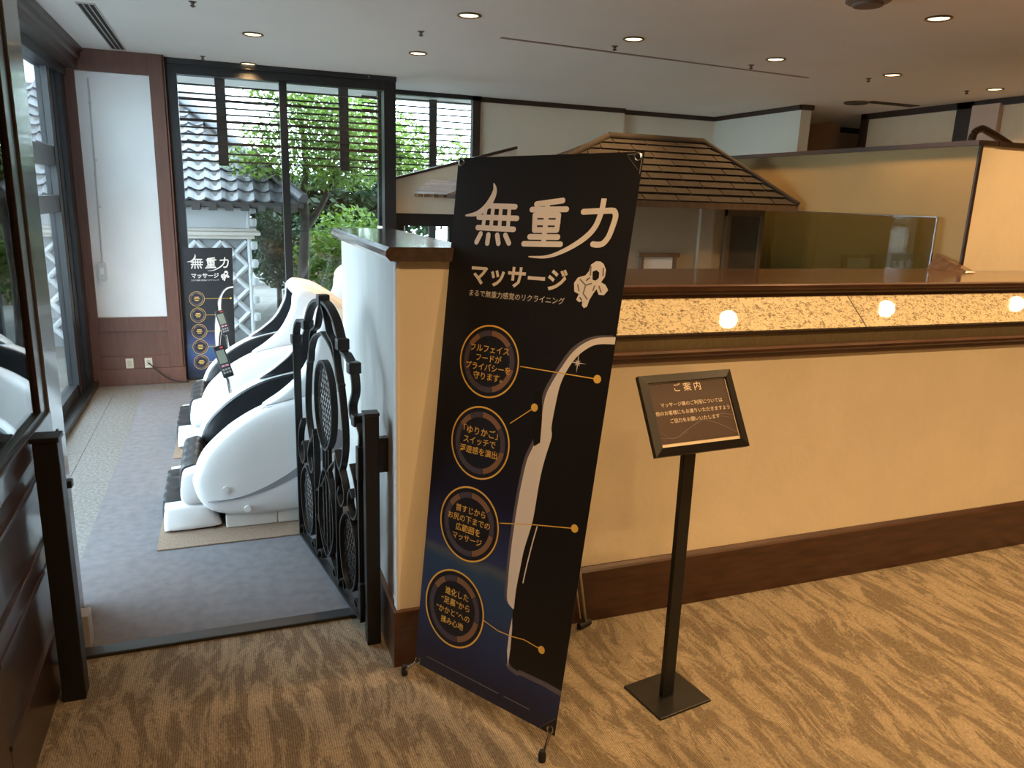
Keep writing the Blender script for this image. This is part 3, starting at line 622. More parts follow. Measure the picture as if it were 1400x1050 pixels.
def banner(parent, corners, bow, mt, circles, detail, thick=.0012):
    BL, BR, TR, TL = [Vector(c) for c in corners]
    nrm = (BR-BL).cross(TL-BL).normalized()
    def fn(u, v, off):
        a, b = u/BW, v/BH
        p = (BL*(1-a)+BR*a)*(1-b)+(TL*(1-a)+TR*a)*b
        return p+nrm*(off-bow*4*b*(1-b))
    mb = MB(); nx, ny = 6, 16
    vs = [fn(BW*i/nx, BH*j/ny, 0) for j in range(ny+1) for i in range(nx+1)]; n = len(vs)
    vs += [fn(BW*i/nx, BH*j/ny, -thick) for j in range(ny+1) for i in range(nx+1)]
    I = lambda i, j: j*(nx+1)+i
    fs = [(I(i, j), I(i+1, j), I(i+1, j+1), I(i, j+1)) for j in range(ny) for i in range(nx)]
    fs += [tuple(n+q for q in f[::-1]) for f in fs]
    for i in range(nx): fs += [(I(i, 0), n+I(i, 0), n+I(i+1, 0), I(i+1, 0)), (I(i, ny), I(i+1, ny), n+I(i+1, ny), n+I(i, ny))]
    for j in range(ny): fs += [(I(0, j), I(0, j+1), n+I(0, j+1), n+I(0, j)), (I(nx, j), n+I(nx, j), n+I(nx, j+1), I(nx, j+1))]
    mb.add(vs, fs); sh = mb.build('sheet', mt, parent, fix=False)
    uvl = sh.data.uv_layers.new(name='UVMap')
    uvs = [(i/nx, j/ny) for j in range(ny+1) for i in range(nx+1)]*2
    for lp_ in sh.data.loops: uvl.data[lp_.index].uv = uvs[lp_.vertex_index]
    P = Print(fn, parent); mm = lambda pts: [(a/1000, b/1000) for a, b in pts]
    # chair picture: black flank, white edge
    P.poly('chair_flank', mm([(582, 1126), (530, 1119), (495, 1100), (470, 1072), (445, 1031), (430, 986), (424, 936), (420, 867), (425, 838), (415, 785), (408, 706), (404, 594), (386, 492), (377, 372), (375, 300), (381, 240), (383, 149), (396, 139), (421, 134), (426, 141), (522, 142), (580, 138)]), INKBLK, .0005)
    outer = smoothline(mm([(580, 1134), (530, 1127), (491, 1109), (458, 1079), (432, 1037), (410, 996), (393, 954), (388, 909), (390, 855), (370, 794), (357, 755), (349, 690), (345, 640), (342, 565), (341, 477), (344, 389), (350, 331), (374, 312)]), 4)
    inner = smoothline(mm([(580, 1115), (538, 1111), (509, 1100), (476, 1072), (450, 1031), (434, 986), (428, 936), (424, 867), (429, 838), (419, 785), (412, 740), (408, 690), (404, 594), (395, 540), (386, 492), (381, 430), (377, 372), (378, 313)]), 4)
    k = len(outer); P.put('chair_edge', outer+inner, [(i, i+1, k+i+1, k+i) for i in range(k-1)], INKW, .0009)
    gl = [(a-.010, b+.004) for a, b in outer]
    P.put('chair_halo', gl+outer, [(i, i+1, k+i+1, k+i) for i in range(k-1)], INKGLOW, .0007)
    P.poly('chair_edge', mm([(376, 286), (372, 242), (373, 180), (383, 134), (384, 191), (381, 252)]), INKW, .0009)
    P.put('chair_halo', mm([(383, 149), (396, 139), (421, 134), (426, 141), (522, 142), (580, 138), (374, 136), (390, 126), (421, 120), (430, 126), (522, 127), (580, 122)]), [(i, i+1, i+7, i+6) for i in range(5)], INKGLOW, .0007)
    P.poly('remote_print', mm([(352, 950), (360, 957), (375, 957), (379, 950), (390, 885), (394, 815), (375, 800), (364, 840), (358, 873)]), INKBLK, .0012)
    P.stroke('chair_crease', [(smoothline(mm([(421, 575), (412, 520), (403, 450), (398, 400)])), .004)], INKW, .0009)
    # title
    T = .0155
    ttl = [(mm([(129, 1468), (216, 1466)]), T), (mm([(93, 1435), (226, 1434)]), T), (mm([(93, 1405), (219, 1403)]), T)]
    ttl += [(mm([(a, 1464), (b, 1404)]), .0125) for a, b in ((116, 112), (141, 140), (168, 170), (197, 199))]
    ttl += [(mm(q), T) for q in ([(106, 1387), (94, 1363)], [(134, 1385), (133, 1361)], [(165, 1385), (172, 1362)], [(193, 1386), (208, 1364)])]
    ttl += [(smoothline(mm([(134, 1533), (141, 1513), (134, 1489), (115, 1463), (85, 1445), (44, 1439)]), 5), None)]
    ttl += [(mm(q), T) for q in ([(285, 1474), (366, 1484)], [(272, 1459), (381, 1461)], [(284, 1444), (359, 1445)], [(288, 1403), (359, 1405)], [(287, 1424), (360, 1425)], [(284, 1444), (288, 1403)], [(359, 1445), (359, 1405)], [(320, 1478), (322, 1369)], [(275, 1384), (365, 1386)], [(258, 1364), (376, 1367)])]
    ttl += [(mm([(433, 1455), (514, 1459)])+smoothline(mm([(522, 1458), (528, 1445), (524, 1419), (516, 1391), (503, 1374), (488, 1370), (474, 1371)]), 5), T)]
    ttl += [(smoothline(mm([(488, 1490), (485, 1453), (471, 1412), (438, 1379), (385, 1348), (335, 1331), (279, 1329)]), 5), None)]
    ln = []
    for p, w in ttl:
        if w is None:
            q = len(p); w = [max(.0008, .020*math.sin(math.pi*min(1, (i+.2)/q))**.8) for i in range(q)] if len(ln) < 15 else [(.0155 if i < q*.45 else max(.0008, .0155*(1-(i-q*.45)/(q*.55))**.6)) for i in range(q)]
        ln.append((p, w))
    for i, (p, w) in enumerate(ln): pass
    P.stroke('title_lettering', ln, INKW, .0012)
    P.text('subtitle_lettering', 'マッサージ', .249, 1.270, .325, INKW, .0012, .028)
    P.text('tagline_lettering', 'まるで無重力感覚のリクライニング', .249, 1.214, .325, INKW, .0012, .004)
    # floating astronaut
    P.poly('astronaut_print', mm([(491, 1327), (503, 1327), (514, 1321), (523, 1306), (523, 1288), (514, 1273), (528, 1267), (538, 1254), (528, 1240), (512, 1240), (504, 1254), (497, 1244), (487, 1224), (483, 1206), (474, 1201), (467, 1208), (467, 1219), (456, 1216), (447, 1222), (453, 1237), (438, 1243), (434, 1266), (443, 1281), (465, 1288), (474, 1300), (477, 1317)]), INKW, .0012)
    P.poly('astronaut_visor', mm([(485, 1299), (496, 1304), (505, 1298), (506, 1284), (498, 1276), (488, 1278)]), INKBLK, .0016)
    P.stroke('astronaut_shading', [(mm(q), .004) for q in ([(478, 1312), (480, 1290)], [(452, 1276), (470, 1262), (486, 1268)], [(470, 1262), (466, 1240), (480, 1226)], [(446, 1262), (452, 1246)], [(510, 1262), (518, 1248)], [(497, 1262), (494, 1250)])], INKGREY, .0016)
    P.stroke('astronaut_shading', [(mm(q), .003) for q in ([(470, 1275), (478, 1282)], [(458, 1228), (464, 1222)], [(515, 1310), (517, 1290)])], INKBLK, .0018)
    # callouts
    for i, (cx, cy, r, tx) in enumerate(circles):
        cx, cy, r = cx/1000, cy/1000, r/1000
        P.disc('callout_disc', cx, cy, r*.995, INKNAVY, .0006)
        P.ring('callout_ring', cx, cy, r*.955, r, 0, 360, INKGOLD, .0010)
        for a0, a1, m_ in ((0, 52, INKBR), (52, 98, INKPUR), (98, 165, INKBR), (165, 245, INKPUR), (245, 300, INKPUR), (300, 330, INKBR), (330, 360, INKPUR)):
            P.ring('dial_segment', cx, cy, r*.70, r*.85, a0+.6, a1-.6, m_, .0010)
        if tx:
            for body, x, y, w in tx: P.text('callout_lettering', body, x/1000, y/1000, w/1000, INKGOLD, .0012, .010)
        else:
            for q, w in ((.22, .5), (0, .7), (-.22, .45)): P.stroke('callout_lettering', [([(cx-r*w/2, cy+r*q), (cx+r*w/2, cy+r*q)], r*.1)], INKGOLD, .0012)
    if detail:
        lns = [[(296, 1019), (545, 1018)], [(284, 851), (360, 910)], [(290, 551), (400, 576), (544, 603)], [(268, 241), (330, 228), (380, 229), (430, 236), (494, 229)]]
        for q in lns:
            P.stroke('callout_line', [(mm(q), .0028)], INKGOLD, .0012); P.disc('callout_dot', q[-1][0]/1000, q[-1][1]/1000, .0115, INKGOLD, .0014, 20)
        P.stroke('small_print', [(mm([(53+q*6.2, 40), (56.4+q*6.2, 40)]), .0032) for q in range(50)]+[(mm([(383+q*6.2, 40), (386.6+q*6.2, 40)]), .0034) for q in range(16)], INKGREY, .0010)
        sp_ = []
        for k in range(8):
            a = k*math.pi/4; l = .026 if k % 2 == 0 else .011
            sp_.append(([(.479+math.cos(a)*.001, 1.053+math.sin(a)*.001), (.479+l*math.cos(a), 1.053+l*math.sin(a))], [.004, .0004]))
        P.stroke('sparkle_print', sp_, INKW, .0012)
    else:
        for i, (cx, cy, r, tx) in enumerate(circles):
            x1 = (.545, .36, .42, .42, .36)[i]; P.stroke('callout_line', [([(cx/1000+r/1000, cy/1000), (x1, cy/1000)], .004)], INKGOLD, .0012); P.disc('callout_dot', x1, cy/1000, .013, INKGOLD, .0014, 16)
    return fn, nrm
# ---------------------------------------------------------------- big banner
bnr = empty('banner_stand', (.75, 1.97, 0)); tag(bnr, 'tall dark banner stand advertising massage, before the counter', 'banner stand')
off = Vector((.75, 1.97, 0))
C4 = [Vector(c)-off for c in ((.512, 2.158, .068), (.803, 1.683, .074), (1.012, 1.774, 1.676), (.667, 2.266, 1.661))]
CIRC = [(182, 1018, 108, [('フルフェイス', 181, 1055, 140), ('フードが', 181, 1027, 92), ('プライバシーを', 181, 1000, 164), ('守ります。', 184, 973, 106)]),
        (181, 772, 111, [('「ゆりかご」', 180, 806, 130), ('スイッチで', 179, 776, 122), ('浮遊感を演出', 179, 746, 144)]),
        (172, 516, 117, [('首すじから', 174, 559, 118), ('お尻の下までの', 170, 529, 168), ('広範囲を', 171, 499, 98), ('マッサージ', 171, 470, 118)]),
        (148, 236, 124, [('進化した', 154, 286, 98), ('“足裏”から', 152, 254, 120), ('“かかと”への', 145, 221, 142), ('揉み心地', 146, 189, 96)])]
fn, nrm = banner(bnr, C4, .0, sheet_mat('banner_vinyl', 1.9), CIRC, True)
for u, v in ((.015, 1.593), (.566, 1.593), (.014, .012), (.563, .014)):
    c = fn(u, v, 0); t1 = (fn(u+.01, v, 0)-c).normalized(); t2 = nrm.cross(t1); mb = MB(); rs = []
    for r, h in ((.0065, -.001), (.0065, .002), (.009, .0035), (.012, .0025), (.0125, -.001)):
        rs.append([c+(t1*math.cos(2*math.pi*k/18)+t2*math.sin(2*math.pi*k/18))*r+nrm*h for k in range(18)])
    mb.rings(rs, cap=False); mb.build('grommet', CHROME, bnr, smooth=50)
# corner pockets (folded triangles) at the right-hand corners
pk = Print(fn, bnr)
pk.poly('corner_patch', [(.535, 1.604), (.579, 1.606), (.578, 1.548), (.570, 1.563)], INKBLK, .0010)
pk.stroke('corner_stitch', [([(.536, 1.600), (.577, 1.602)], .0022), ([(.577, 1.602), (.576, 1.552)], .0022), ([(.538, 1.596), (.570, 1.562)], .0010)], INKGREY, .0013)
pk.poly('corner_patch', [(.525, .003), (.578, .003), (.578, .055)], INKBLK, .0010); pk.stroke('corner_stitch', [([(.526, .004), (.577, .054)], .0010)], INKGREY, .0013)
hub = Vector((.98, 2.12, .88))-off
def W_(p): return Vector(p)-off
for u, v in ((.015, 1.593), (.566, 1.593)):
    e_ = fn(u, v, -.004); MB().tube([hub, hub.lerp(e_, .5)-nrm*.05, e_], .0045, 8).build('upper_arm', CHROME, bnr, smooth=50)
for foot, (u, v) in (((.487, 2.199, .012), (.014, .012)), ((.769, 1.686, .012), (.563, .014))):
    f_ = W_(foot); g_ = fn(u, v, -.006)
    MB().tube([hub, hub.lerp(g_, .6)-nrm*.03, g_, f_], .0055, 8).build('front_leg', CHROME, bnr, smooth=50)
    MB().lathe([(.011, -.012), (.012, .008), (.008, .022)], f_, 12).build('rubber_foot', RUBBER, bnr, smooth=50)
bk = W_((1.195, 2.285, .014)); MB().tube([hub, bk], .006, 8).build('rear_leg', CHROME, bnr, smooth=50); MB().tube([hub+Vector((.03, 0, -.3)), bk+Vector((-.03, -.012, .03))], .003, 6).build('stay_rod', CHROME, bnr, smooth=50)
MB().tube([bk+Vector((-.035, -.014, 0)), bk+Vector((.02, .008, -.002))], .012, 10).build('rubber_foot', RUBBER, bnr, smooth=50)
MB().lathe([(.02, -.03), (.026, 0), (.02, .03)], hub, 14).build('hub', BLACKM, bnr, smooth=50)
# ---------------------------------------------------------------- small far banner
sb = empty('poster_stand', (-.15, 6.67, 0)); tag(sb, 'small dark blue massage poster standing against the garden window', 'poster')
so = Vector((-.15, 6.67, 0))
S4 = [Vector(c)-so for c in ((-.335, 6.67, .02), (.035, 6.66, .02), (.060, 6.69, 1.085), (-.312, 6.69, 1.08))]
banner(sb, S4, 0, sheet_mat('poster_vinyl', 2.6), [(140, 987, 92, None), (148, 785, 92, None), (155, 582, 92, None), (160, 386, 92, None), (165, 193, 92, None)], False, .003)
box('foot_bar', BLACKM, (-.185, .185, -.01, .03, 0, .022), sb); MB().tube([(0, .02, .02), (0, .035, 1.05)], .006, 8).build('pole', CHROME, sb)

# ================================================================== SIGN STAND
sg = empty('sign_stand', (1.262, 1.827, 0)); tag(sg, 'black floor sign stand with framed brown guidance panel', 'sign stand')
base_rot = math.radians(14)
bm_ = MB().box(-.095, .115, -.085, .10, 0, .008).build('base_plate', BLACKM, sg, .003); bm_.rotation_euler.z = math.radians(9)
pole = MB().box(-.022, .022, -.009, .009, .008, .95).build('pole', BLACKM, sg, .002); pole.rotation_euler.z = math.radians(6)
FW, FH = .32, .238
LN = math.radians(30.6); yw = math.radians(1.8)
w_ = Vector((math.cos(yw), math.sin(yw), .015)).normalized(); u_ = Vector((-.021, .508, .861)); u_ = (u_-w_*u_.dot(w_)).normalized(); n_ = w_.cross(u_)
o_ = Vector((1.096, 1.739, .86))-Vector((1.262, 1.827, 0))
def sfn(u, v, off): return o_+w_*u+u_*v+n_*off
def sbox(name, m, a0, a1, b0, b1, d0, d1, bev=0):
    return MB().hexa([sfn(a0, b0, d0), sfn(a1, b0, d0), sfn(a1, b1, d0), sfn(a0, b1, d0)], [sfn(a0, b0, d1), sfn(a1, b0, d1), sfn(a1, b1, d1), sfn(a0, b1, d1)]).build(name, m, sg, bev)
T_ = .024
FR = [((0, 0), (FW, 0), (FW-T_, T_), (T_, T_)), ((FW, 0), (FW, FH), (FW-T_, FH-T_), (FW-T_, T_)), ((FW, FH), (0, FH), (T_, FH-T_), (FW-T_, FH-T_)), ((0, FH), (0, 0), (T_, T_), (T_, FH-T_))]
FRM = mat('glossy_black_frame', (.008, .007, .007), .38)
for q in FR:
    MB().hexa([sfn(*p, -.012) for p in q], [sfn(*q[0], .004), sfn(*q[1], .004), sfn(*q[2], .009), sfn(*q[3], .009)]).build('frame_bar', FRM, sg)
sbox('back_board', BLACKM, .006, FW-.006, .006, FH-.006, -.012, -.004)
sbox('mount_card', mat('cream_mount', (.70, .60, .45), .6), T_, FW-T_, T_, FH-T_, -.004, .0008)
sbox('panel_face', mat('brown_sign_panel', (.060, .036, .030), .42, var=.05), T_+.003, FW-T_-.003, T_+.010, FH-T_-.003, .0008, .0014)
SP = Print(sfn, sg); INKS = mat('sign_lettering_ink', (.78, .66, .50), .5, var=.02)
SP.text('heading_lettering', 'ご 案 内', .157, .196, .092, INKS, .0022, .006)
SP.text('sign_lettering', 'マッサージ機のご利用については', .160, .147, .213, INKS, .0022, .0)
SP.text('sign_lettering', '他のお客様にもお譲りいただきますよう', .158, .123, .255, INKS, .0022, .0)
SP.text('sign_lettering', 'ご協力をお願いいたします', .158, .099, .170, INKS, .0022, .0)
THN = mat('sign_line_ink', (.24, .19, .16), .5)
SP.stroke('line_ornament', [(smoothline([(.03, .052), (.08, .050), (.13, .072), (.19, .098), (.25, .105), (.29, .098)], 6), .0008), (smoothline([(.09, .092), (.15, .098), (.22, .082), (.29, .045)], 6), .0010), (smoothline([(.10, .060), (.16, .084), (.22, .100), (.285, .090)], 6), .0006), (smoothline([(.03, .070), (.07, .048), (.12, .062)], 6), .0006)], THN, .0022)

# ================================================================== COLUMN FITTINGS
cd = empty('wall_conduit', (-.89, 6.61, .9)); tag(cd, 'thin white cable conduit with switch box on the column panel', 'conduit')
GP = mat('conduit_grey', (.60, .60, .60), .5)
MB().tube([(.024, .005, 1.40), (.024, .005, 1.30), (.018, .006, .9), (.008, .006, .07)], .006, 8).build('pipe', GP, cd, smooth=50)
for z in (1.22, .82, .48): MB().box(-.006+.018, .034, -.006, .012, z, z+.012).build('clip', GP, cd, .002)
MB().box(-.026, .030, -.012, .013, -.066, .065).build('switch_box', GP, cd, .005); MB().box(-.012, .014, -.018, -.012, -.02, .03).build('rocker', PLASTER_W, cd, .002)
for i, x in enumerate((-.754, -.617)):
    o = empty('wall_outlet', (x, 6.6, .175)); tag(o, ('beige wall outlet on the column base, the empty one', 'beige wall outlet on the column base with a plugged cord')[i], 'outlet')
    MB().box(-.028, .028, -.008, .001, -.040, .040).build('cover_plate', mat('beige_plastic', (.66, .58, .44), .5), o, .003)
    MB().box(-.014, .014, -.010, -.007, -.022, .022).build('socket', mat('beige_plastic2', (.5, .44, .34), .5), o, .002)
cordo = tag(MB().tube(smoothline([(-.617, 6.585, .175), (-.60, 6.56, .165), (-.55, 6.555, .11), (-.48, 6.55, .05), (-.40, 6.55, .02), (-.33, 6.56, .012)]), .005, 8).build('power_cord', RUBBER, smooth=50), 'black power cord hanging from the column outlet to the floor', 'cord')

# ================================================================== ROOFED BOOTH BEHIND THE COUNTER
bo = empty('roofed_booth', (2.7, 4.5, 0)); tag(bo, 'small indoor house with tiled hip roof behind the counter', 'booth')
bof = Vector((2.7, 4.5, 0))
def BO(n, m, b, bev=0): return box(n, m, (b[0]-2.7, b[1]-2.7, b[2]-4.5, b[3]-4.5, b[4], b[5]), bo, bev)
BTAN = mat('booth_plaster', (.40, .33, .235), .8, var=.06, scale=3); BWOOD = mat('booth_wood', (.17, .105, .060), .5, var=.25, scale=5, stretch=(8, 8, 1))
BO('front_wall', BTAN, (2.42, 3.22, 4.50, 4.58, 0, 1.56)); BO('side_wall', BTAN, (3.22, 3.55, 4.50, 4.58, 0, 1.56)); 
BO('post', BTAN, (3.02, 3.13, 4.47, 4.50, 0, 1.56)); BO('post', BWOOD, (3.225, 3.26, 4.46, 4.50, 0, 1.54)); BO('post', BWOOD, (3.50, 3.53, 4.46, 4.50, 0, 1.54))
BO('door_panel', mat('booth_door', (.075, .062, .045), .5, var=.2), (3.26, 3.50, 4.475, 4.50, 0, 1.48)); BO('lintel', BWOOD, (3.225, 3.53, 4.462, 4.50, 1.48, 1.53))
for b in ((2.56, 2.87, 4.46, 4.50, 1.20, 1.225), (2.58, 2.60, 4.465, 4.50, .9, 1.20), (2.83, 2.85, 4.465, 4.50, .9, 1.20)): BO('hatch_frame', BWOOD, b)
BO('hatch_panel', PLASTER_W, (2.60, 2.83, 4.48, 4.50, .9, 1.20))
SHG = [mat('booth_shingle_%d' % i, c, .95, var=.2, scale=12, spec=.1) for i, c in enumerate(((.040, .034, .029), (.036, .030, .026), (.044, .037, .032)))]
y0, z0, y1, z1 = 4.18, 1.555, 4.68, 1.955
xl0, xr0, xl1, xr1 = 1.45, 3.56, 2.39, 3.12
nr = 9
def RP(x, t, h): # point on the front slope
    d = Vector((0, -(z1-z0), (y1-y0))).normalized()
    return Vector((x, y0+(y1-y0)*t, z0+(z1-z0)*t))+d*h-bof
for r in range(nr):
    t0, t1 = r/nr, min(1, (r+1.12)/nr)
    L0, R0, L1, R1 = xl0+(xl1-xl0)*t0, xr0+(xr1-xr0)*t0, xl0+(xl1-xl0)*t1, xr0+(xr1-xr0)*t1
    x = xl0-.12*(r % 2)
    while x < R0:
        a, b = max(x, L0), min(x+.232, R0)
        if b-a > .03:
            a1, b1 = min(max(a, L1), R1), max(min(b, R1), L1)
            MB().hexa([RP(a, t0, .006), RP(b, t0, .006), RP(b1, t1, .0), RP(a1, t1, .0)], [RP(a, t0, .020), RP(b, t0, .020), RP(b1, t1, .008), RP(a1, t1, .008)]).build('shingle', SHG[rnd.randrange(3)], bo)
        x += .24
RB = SHG[1]
MB().hexa([RP(xl0, 0, -.02), RP(xr0, 0, -.02), RP(xr1, 1, -.02), RP(xl1, 1, -.02)], [RP(xl0, 0, .005), RP(xr0, 0, .005), RP(xr1, 1, .005), RP(xl1, 1, .005)]).build('roof_board', BWOOD, bo)
for xa, xb in ((xl0, xl1), (xr0, xr1)):
    s_ = 1 if xb > xa else -1
    MB().hexa([Vector((xa, y0, z0-.02))-bof, Vector((xb, y1, z1-.02))-bof, Vector((xb, y1+.02, z1-.02))-bof, Vector((xa, y1+.50, z0-.02))-bof], [Vector((xa, y0, z0+.01))-bof, Vector((xb, y1, z1+.01))-bof, Vector((xb, y1+.02, z1+.01))-bof, Vector((xa, y1+.50, z0+.01))-bof]).build('roof_side', RB, bo)
    MB().tube([RP(xa, 0, .012), RP(xb, 1, .012)], .022, 8).build('hip_cap', RB, bo, smooth=50)
MB().tube([RP(xl1, 1, .012), RP(xr1, 1, .012)], .026, 8).build('ridge_cap', RB, bo, smooth=50)
BO('fascia', BWOOD, (xl0, xr0, 4.17, 4.195, 1.525, 1.562))
# ---- cream gable wall by the window
gb = empty('gable_wall_piece', (1.9, 6.95, 0)); tag(gb, 'cream gable wall piece with sloping dark cap by the window', 'wall piece')
GC = mat('gable_cream', (.62, .53, .40), .8, var=.05, scale=3)
gy = lambda a, b, d: (a-1.9, d-6.95, b)
MB().prism([(1.44, 1.385), (2.60, 1.385), (2.60, 2.0), (1.44, 1.675)], gy, 6.93, 7.0).build('panel', GC, gb)
MB().prism([(1.425, 1.668), (2.60, 1.995), (2.60, 2.02), (1.425, 1.69)], gy, 6.91, 7.02).build('sloping_cap', TRIMW, gb)
MB().prism([(1.42, 1.385), (1.45, 1.385), (1.45, 1.685), (1.42, 1.678)], gy, 6.915, 7.01).build('edge_post', DKWOOD, gb)
MB().prism([(1.40, 1.277), (2.60, 1.277), (2.60, 1.388), (1.40, 1.388)], gy, 6.90, 7.02).build('beam', BLACKFR, gb)
MB().prism([(1.40, 0), (1.53, 0), (1.53, 1.277), (1.40, 1.277)], gy, 6.91, 7.01).build('post', BLACKFR, gb)
MB().prism([(1.96, 0), (2.60, 0), (2.60, 1.277), (1.96, 1.277)], gy, 6.93, 7.0).build('post', BLACKFR, gb)
GT = mat('pale_grey_tile', (.50, .52, .56), .5, var=.15)
for r in range(4):
    t0 = r/4; t1 = (r+1.1)/4
    xa = lambda t: 1.585+.20*t
    z_ = lambda t: 1.565+.125*t
    y_ = lambda t: 6.74+.19*t
    MB().hexa([Vector((xa(t0), y_(t0), z_(t0)))-Vector((1.9, 6.95, 0)), Vector((2.5, y_(t0), z_(t0)))-Vector((1.9, 6.95, 0)), Vector((2.5, y_(t1), z_(t1)-.006))-Vector((1.9, 6.95, 0)), Vector((xa(t1), y_(t1), z_(t1)-.006))-Vector((1.9, 6.95, 0))],
              [Vector((xa(t0), y_(t0), z_(t0)+.016))-Vector((1.9, 6.95, 0)), Vector((2.5, y_(t0), z_(t0)+.016))-Vector((1.9, 6.95, 0)), Vector((2.5, y_(t1), z_(t1)+.004))-Vector((1.9, 6.95, 0)), Vector((xa(t1), y_(t1), z_(t1)+.004))-Vector((1.9, 6.95, 0))]).build('eave_tile_course', GT, gb)
for k in range(7): MB().box(1.63+k*.09-1.9, 1.665+k*.09-1.9, -.20, -.02, 1.535, 1.562).build('rafter', BWOOD, gb)

# ================================================================== GARDEN OUTSIDE
GRND = mat('garden_ground', (.15, .145, .135), .95, c2=(.10, .095, .085), scale=3, bump=.4, bscale=12)
struct(MB().box(-14, 14, 6.83, 30, -.22, -.12).build('ground', GRND), 'grey garden ground outside'); struct(MB().box(-14, -1.14, -6, 6.83, -.22, -.12).build('ground_side', GRND))
LEAFS = []
def leafmat(name, c, c2):
    M = bpy.data.materials.new(name); M.use_nodes = True
    nt = M.node_tree; N = nt.nodes; L = nt.links; p = N['Principled BSDF']
    tc = N.new('ShaderNodeTexCoord'); no = N.new('ShaderNodeTexNoise'); no.inputs['Scale'].default_value = 6; L.new(tc.outputs['Object'], no.inputs['Vector'])
    r = N.new('ShaderNodeValToRGB'); r.color_ramp.elements[0].position = .35; r.color_ramp.elements[1].position = .65
    r.color_ramp.elements[0].color = lin(c2); r.color_ramp.elements[1].color = lin(c); L.new(no.outputs['Fac'], r.inputs[0]); L.new(r.outputs[0], p.inputs['Base Color'])
    p.inputs['Roughness'].default_value = .5
    tr_ = N.new('ShaderNodeBsdfTranslucent'); L.new(r.outputs[0], tr_.inputs[0])
    mx = N.new('ShaderNodeMixShader'); mx.inputs[0].default_value = .45
    out = [n for n in N if n.type == 'OUTPUT_MATERIAL'][0]
    L.new(p.outputs[0], mx.inputs[1]); L.new(tr_.outputs[0], mx.inputs[2]); L.new(mx.outputs[0], out.inputs[0])
    return M
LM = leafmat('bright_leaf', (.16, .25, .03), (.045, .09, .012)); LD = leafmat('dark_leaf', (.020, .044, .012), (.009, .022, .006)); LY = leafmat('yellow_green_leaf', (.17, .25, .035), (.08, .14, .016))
BARK = mat('grey_bark', (.045, .036, .028), .9, var=.4, scale=14, bump=.5, bscale=25)
def foliage(blobs, n, size, m, parent, seed):
    rg = np.random.default_rng(seed); tot = sum(b[3]*b[4]*b[5] for b in blobs); V = []; F = []
    for (x, y, z, rx, ry, rz) in blobs:
        k = int(n*rx*ry*rz/tot); d = rg.normal(size=(k, 3)); d /= np.linalg.norm(d, axis=1)[:, None]
        r = rg.random(k)**.45; c = np.stack([x+d[:, 0]*r*rx, y+d[:, 1]*r*ry, z+d[:, 2]*r*rz], 1)
        a = rg.normal(size=(k, 3)); a[:, 2] *= .6; a /= np.linalg.norm(a, axis=1)[:, None]; b = np.cross(a, rg.normal(size=(k, 3))); b /= np.linalg.norm(b, axis=1)[:, None]
        s = size*(.6+.8*rg.random(k))[:, None]
        q = np.stack([c-a*s, c+b*s*.42+a*s*.1, c+a*s, c-b*s*.42+a*s*.1], 1).reshape(-1, 3)
        base = len(V); V += [tuple(p) for p in q]; F += [(base+4*i, base+4*i+1, base+4*i+2, base+4*i+3) for i in range(k)]
    me = bpy.data.meshes.new('foliage'); me.from_pydata(V, [], F); me.materials.append(m); o = bpy.data.objects.new('foliage', me); col.objects.link(o); o.parent = parent; o['kind'] = 'stuff'
    return o
def tree(name, loc, label, trunk, blobs, n, size, m, seed, cat='tree'):
    t = empty(name, loc); tag(t, label, cat)
    for i, (pts, rad) in enumerate(trunk): MB().tube(smoothline(pts, 4), [rad*(1-.5*k/(4*(len(pts)-1))) for k in range(4*(len(pts)-1)+1)], 8).build('trunk' if i == 0 else 'branch', BARK, t, smooth=60)
    foliage(blobs, n, size, m, t, seed); return t
tree('garden_tree', (.84, 8.9, -.12), 'dark trunked garden tree seen through the middle of the window',
     [([(0, 0, 0), (-.02, .02, .7), (.02, 0, 1.35), (.0, 0, 1.6)], .075), ([(.01, 0, 1.25), (.22, .05, 1.55), (.40, .1, 1.95)], .045), ([(0, 0, 1.45), (-.25, -.05, 1.8), (-.50, .1, 2.1)], .04), ([(0, 0, 1.55), (.05, .1, 2.0), (.0, .1, 2.6)], .04)],
     [(.1, 0, 1.98, .62, .5, .30), (-.5, .1, 1.95, .38, .4, .20), (.45, 0, 1.95, .45, .45, .28), (.15, .1, 2.4, .5, .5, .33), (.5, .2, 2.35, .4, .4, .35), (-.35, .2, 2.25, .28, .3, .2), (0, .2, 2.75, .6, .4, .25)], 7000, .032, LM, 1)
tree('garden_tree', (2.35, 11.0, -.12), 'pale green tree behind the narrow right window',
     [([(0, 0, 0), (.05, 0, 1.2), (0, 0, 2.4)], .07)], [(-.2, 0, 2.3, .75, .6, .55), (.3, .1, 2.1, .55, .5, .4), (-.45, 0, 3.0, .45, .45, .4), (.7, .1, 1.7, .6, .5, .35), (.9, 0, 2.3, .3, .3, .3)], 4600, .04, LY, 2)
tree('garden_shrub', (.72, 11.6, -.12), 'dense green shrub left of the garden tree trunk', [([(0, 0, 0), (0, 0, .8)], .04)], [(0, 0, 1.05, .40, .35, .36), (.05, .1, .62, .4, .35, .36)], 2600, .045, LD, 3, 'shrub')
tree('garden_shrub', (1.52, 10.3, -.12), 'bright leafy shrub right of the garden tree trunk', [([(0, 0, 0), (0, 0, .8)], .04)], [(0, 0, 1.15, .5, .4, .38), (.2, .1, .7, .5, .4, .4), (-.3, .1, .75, .4, .4, .45)], 3200, .045, LM, 4, 'shrub')
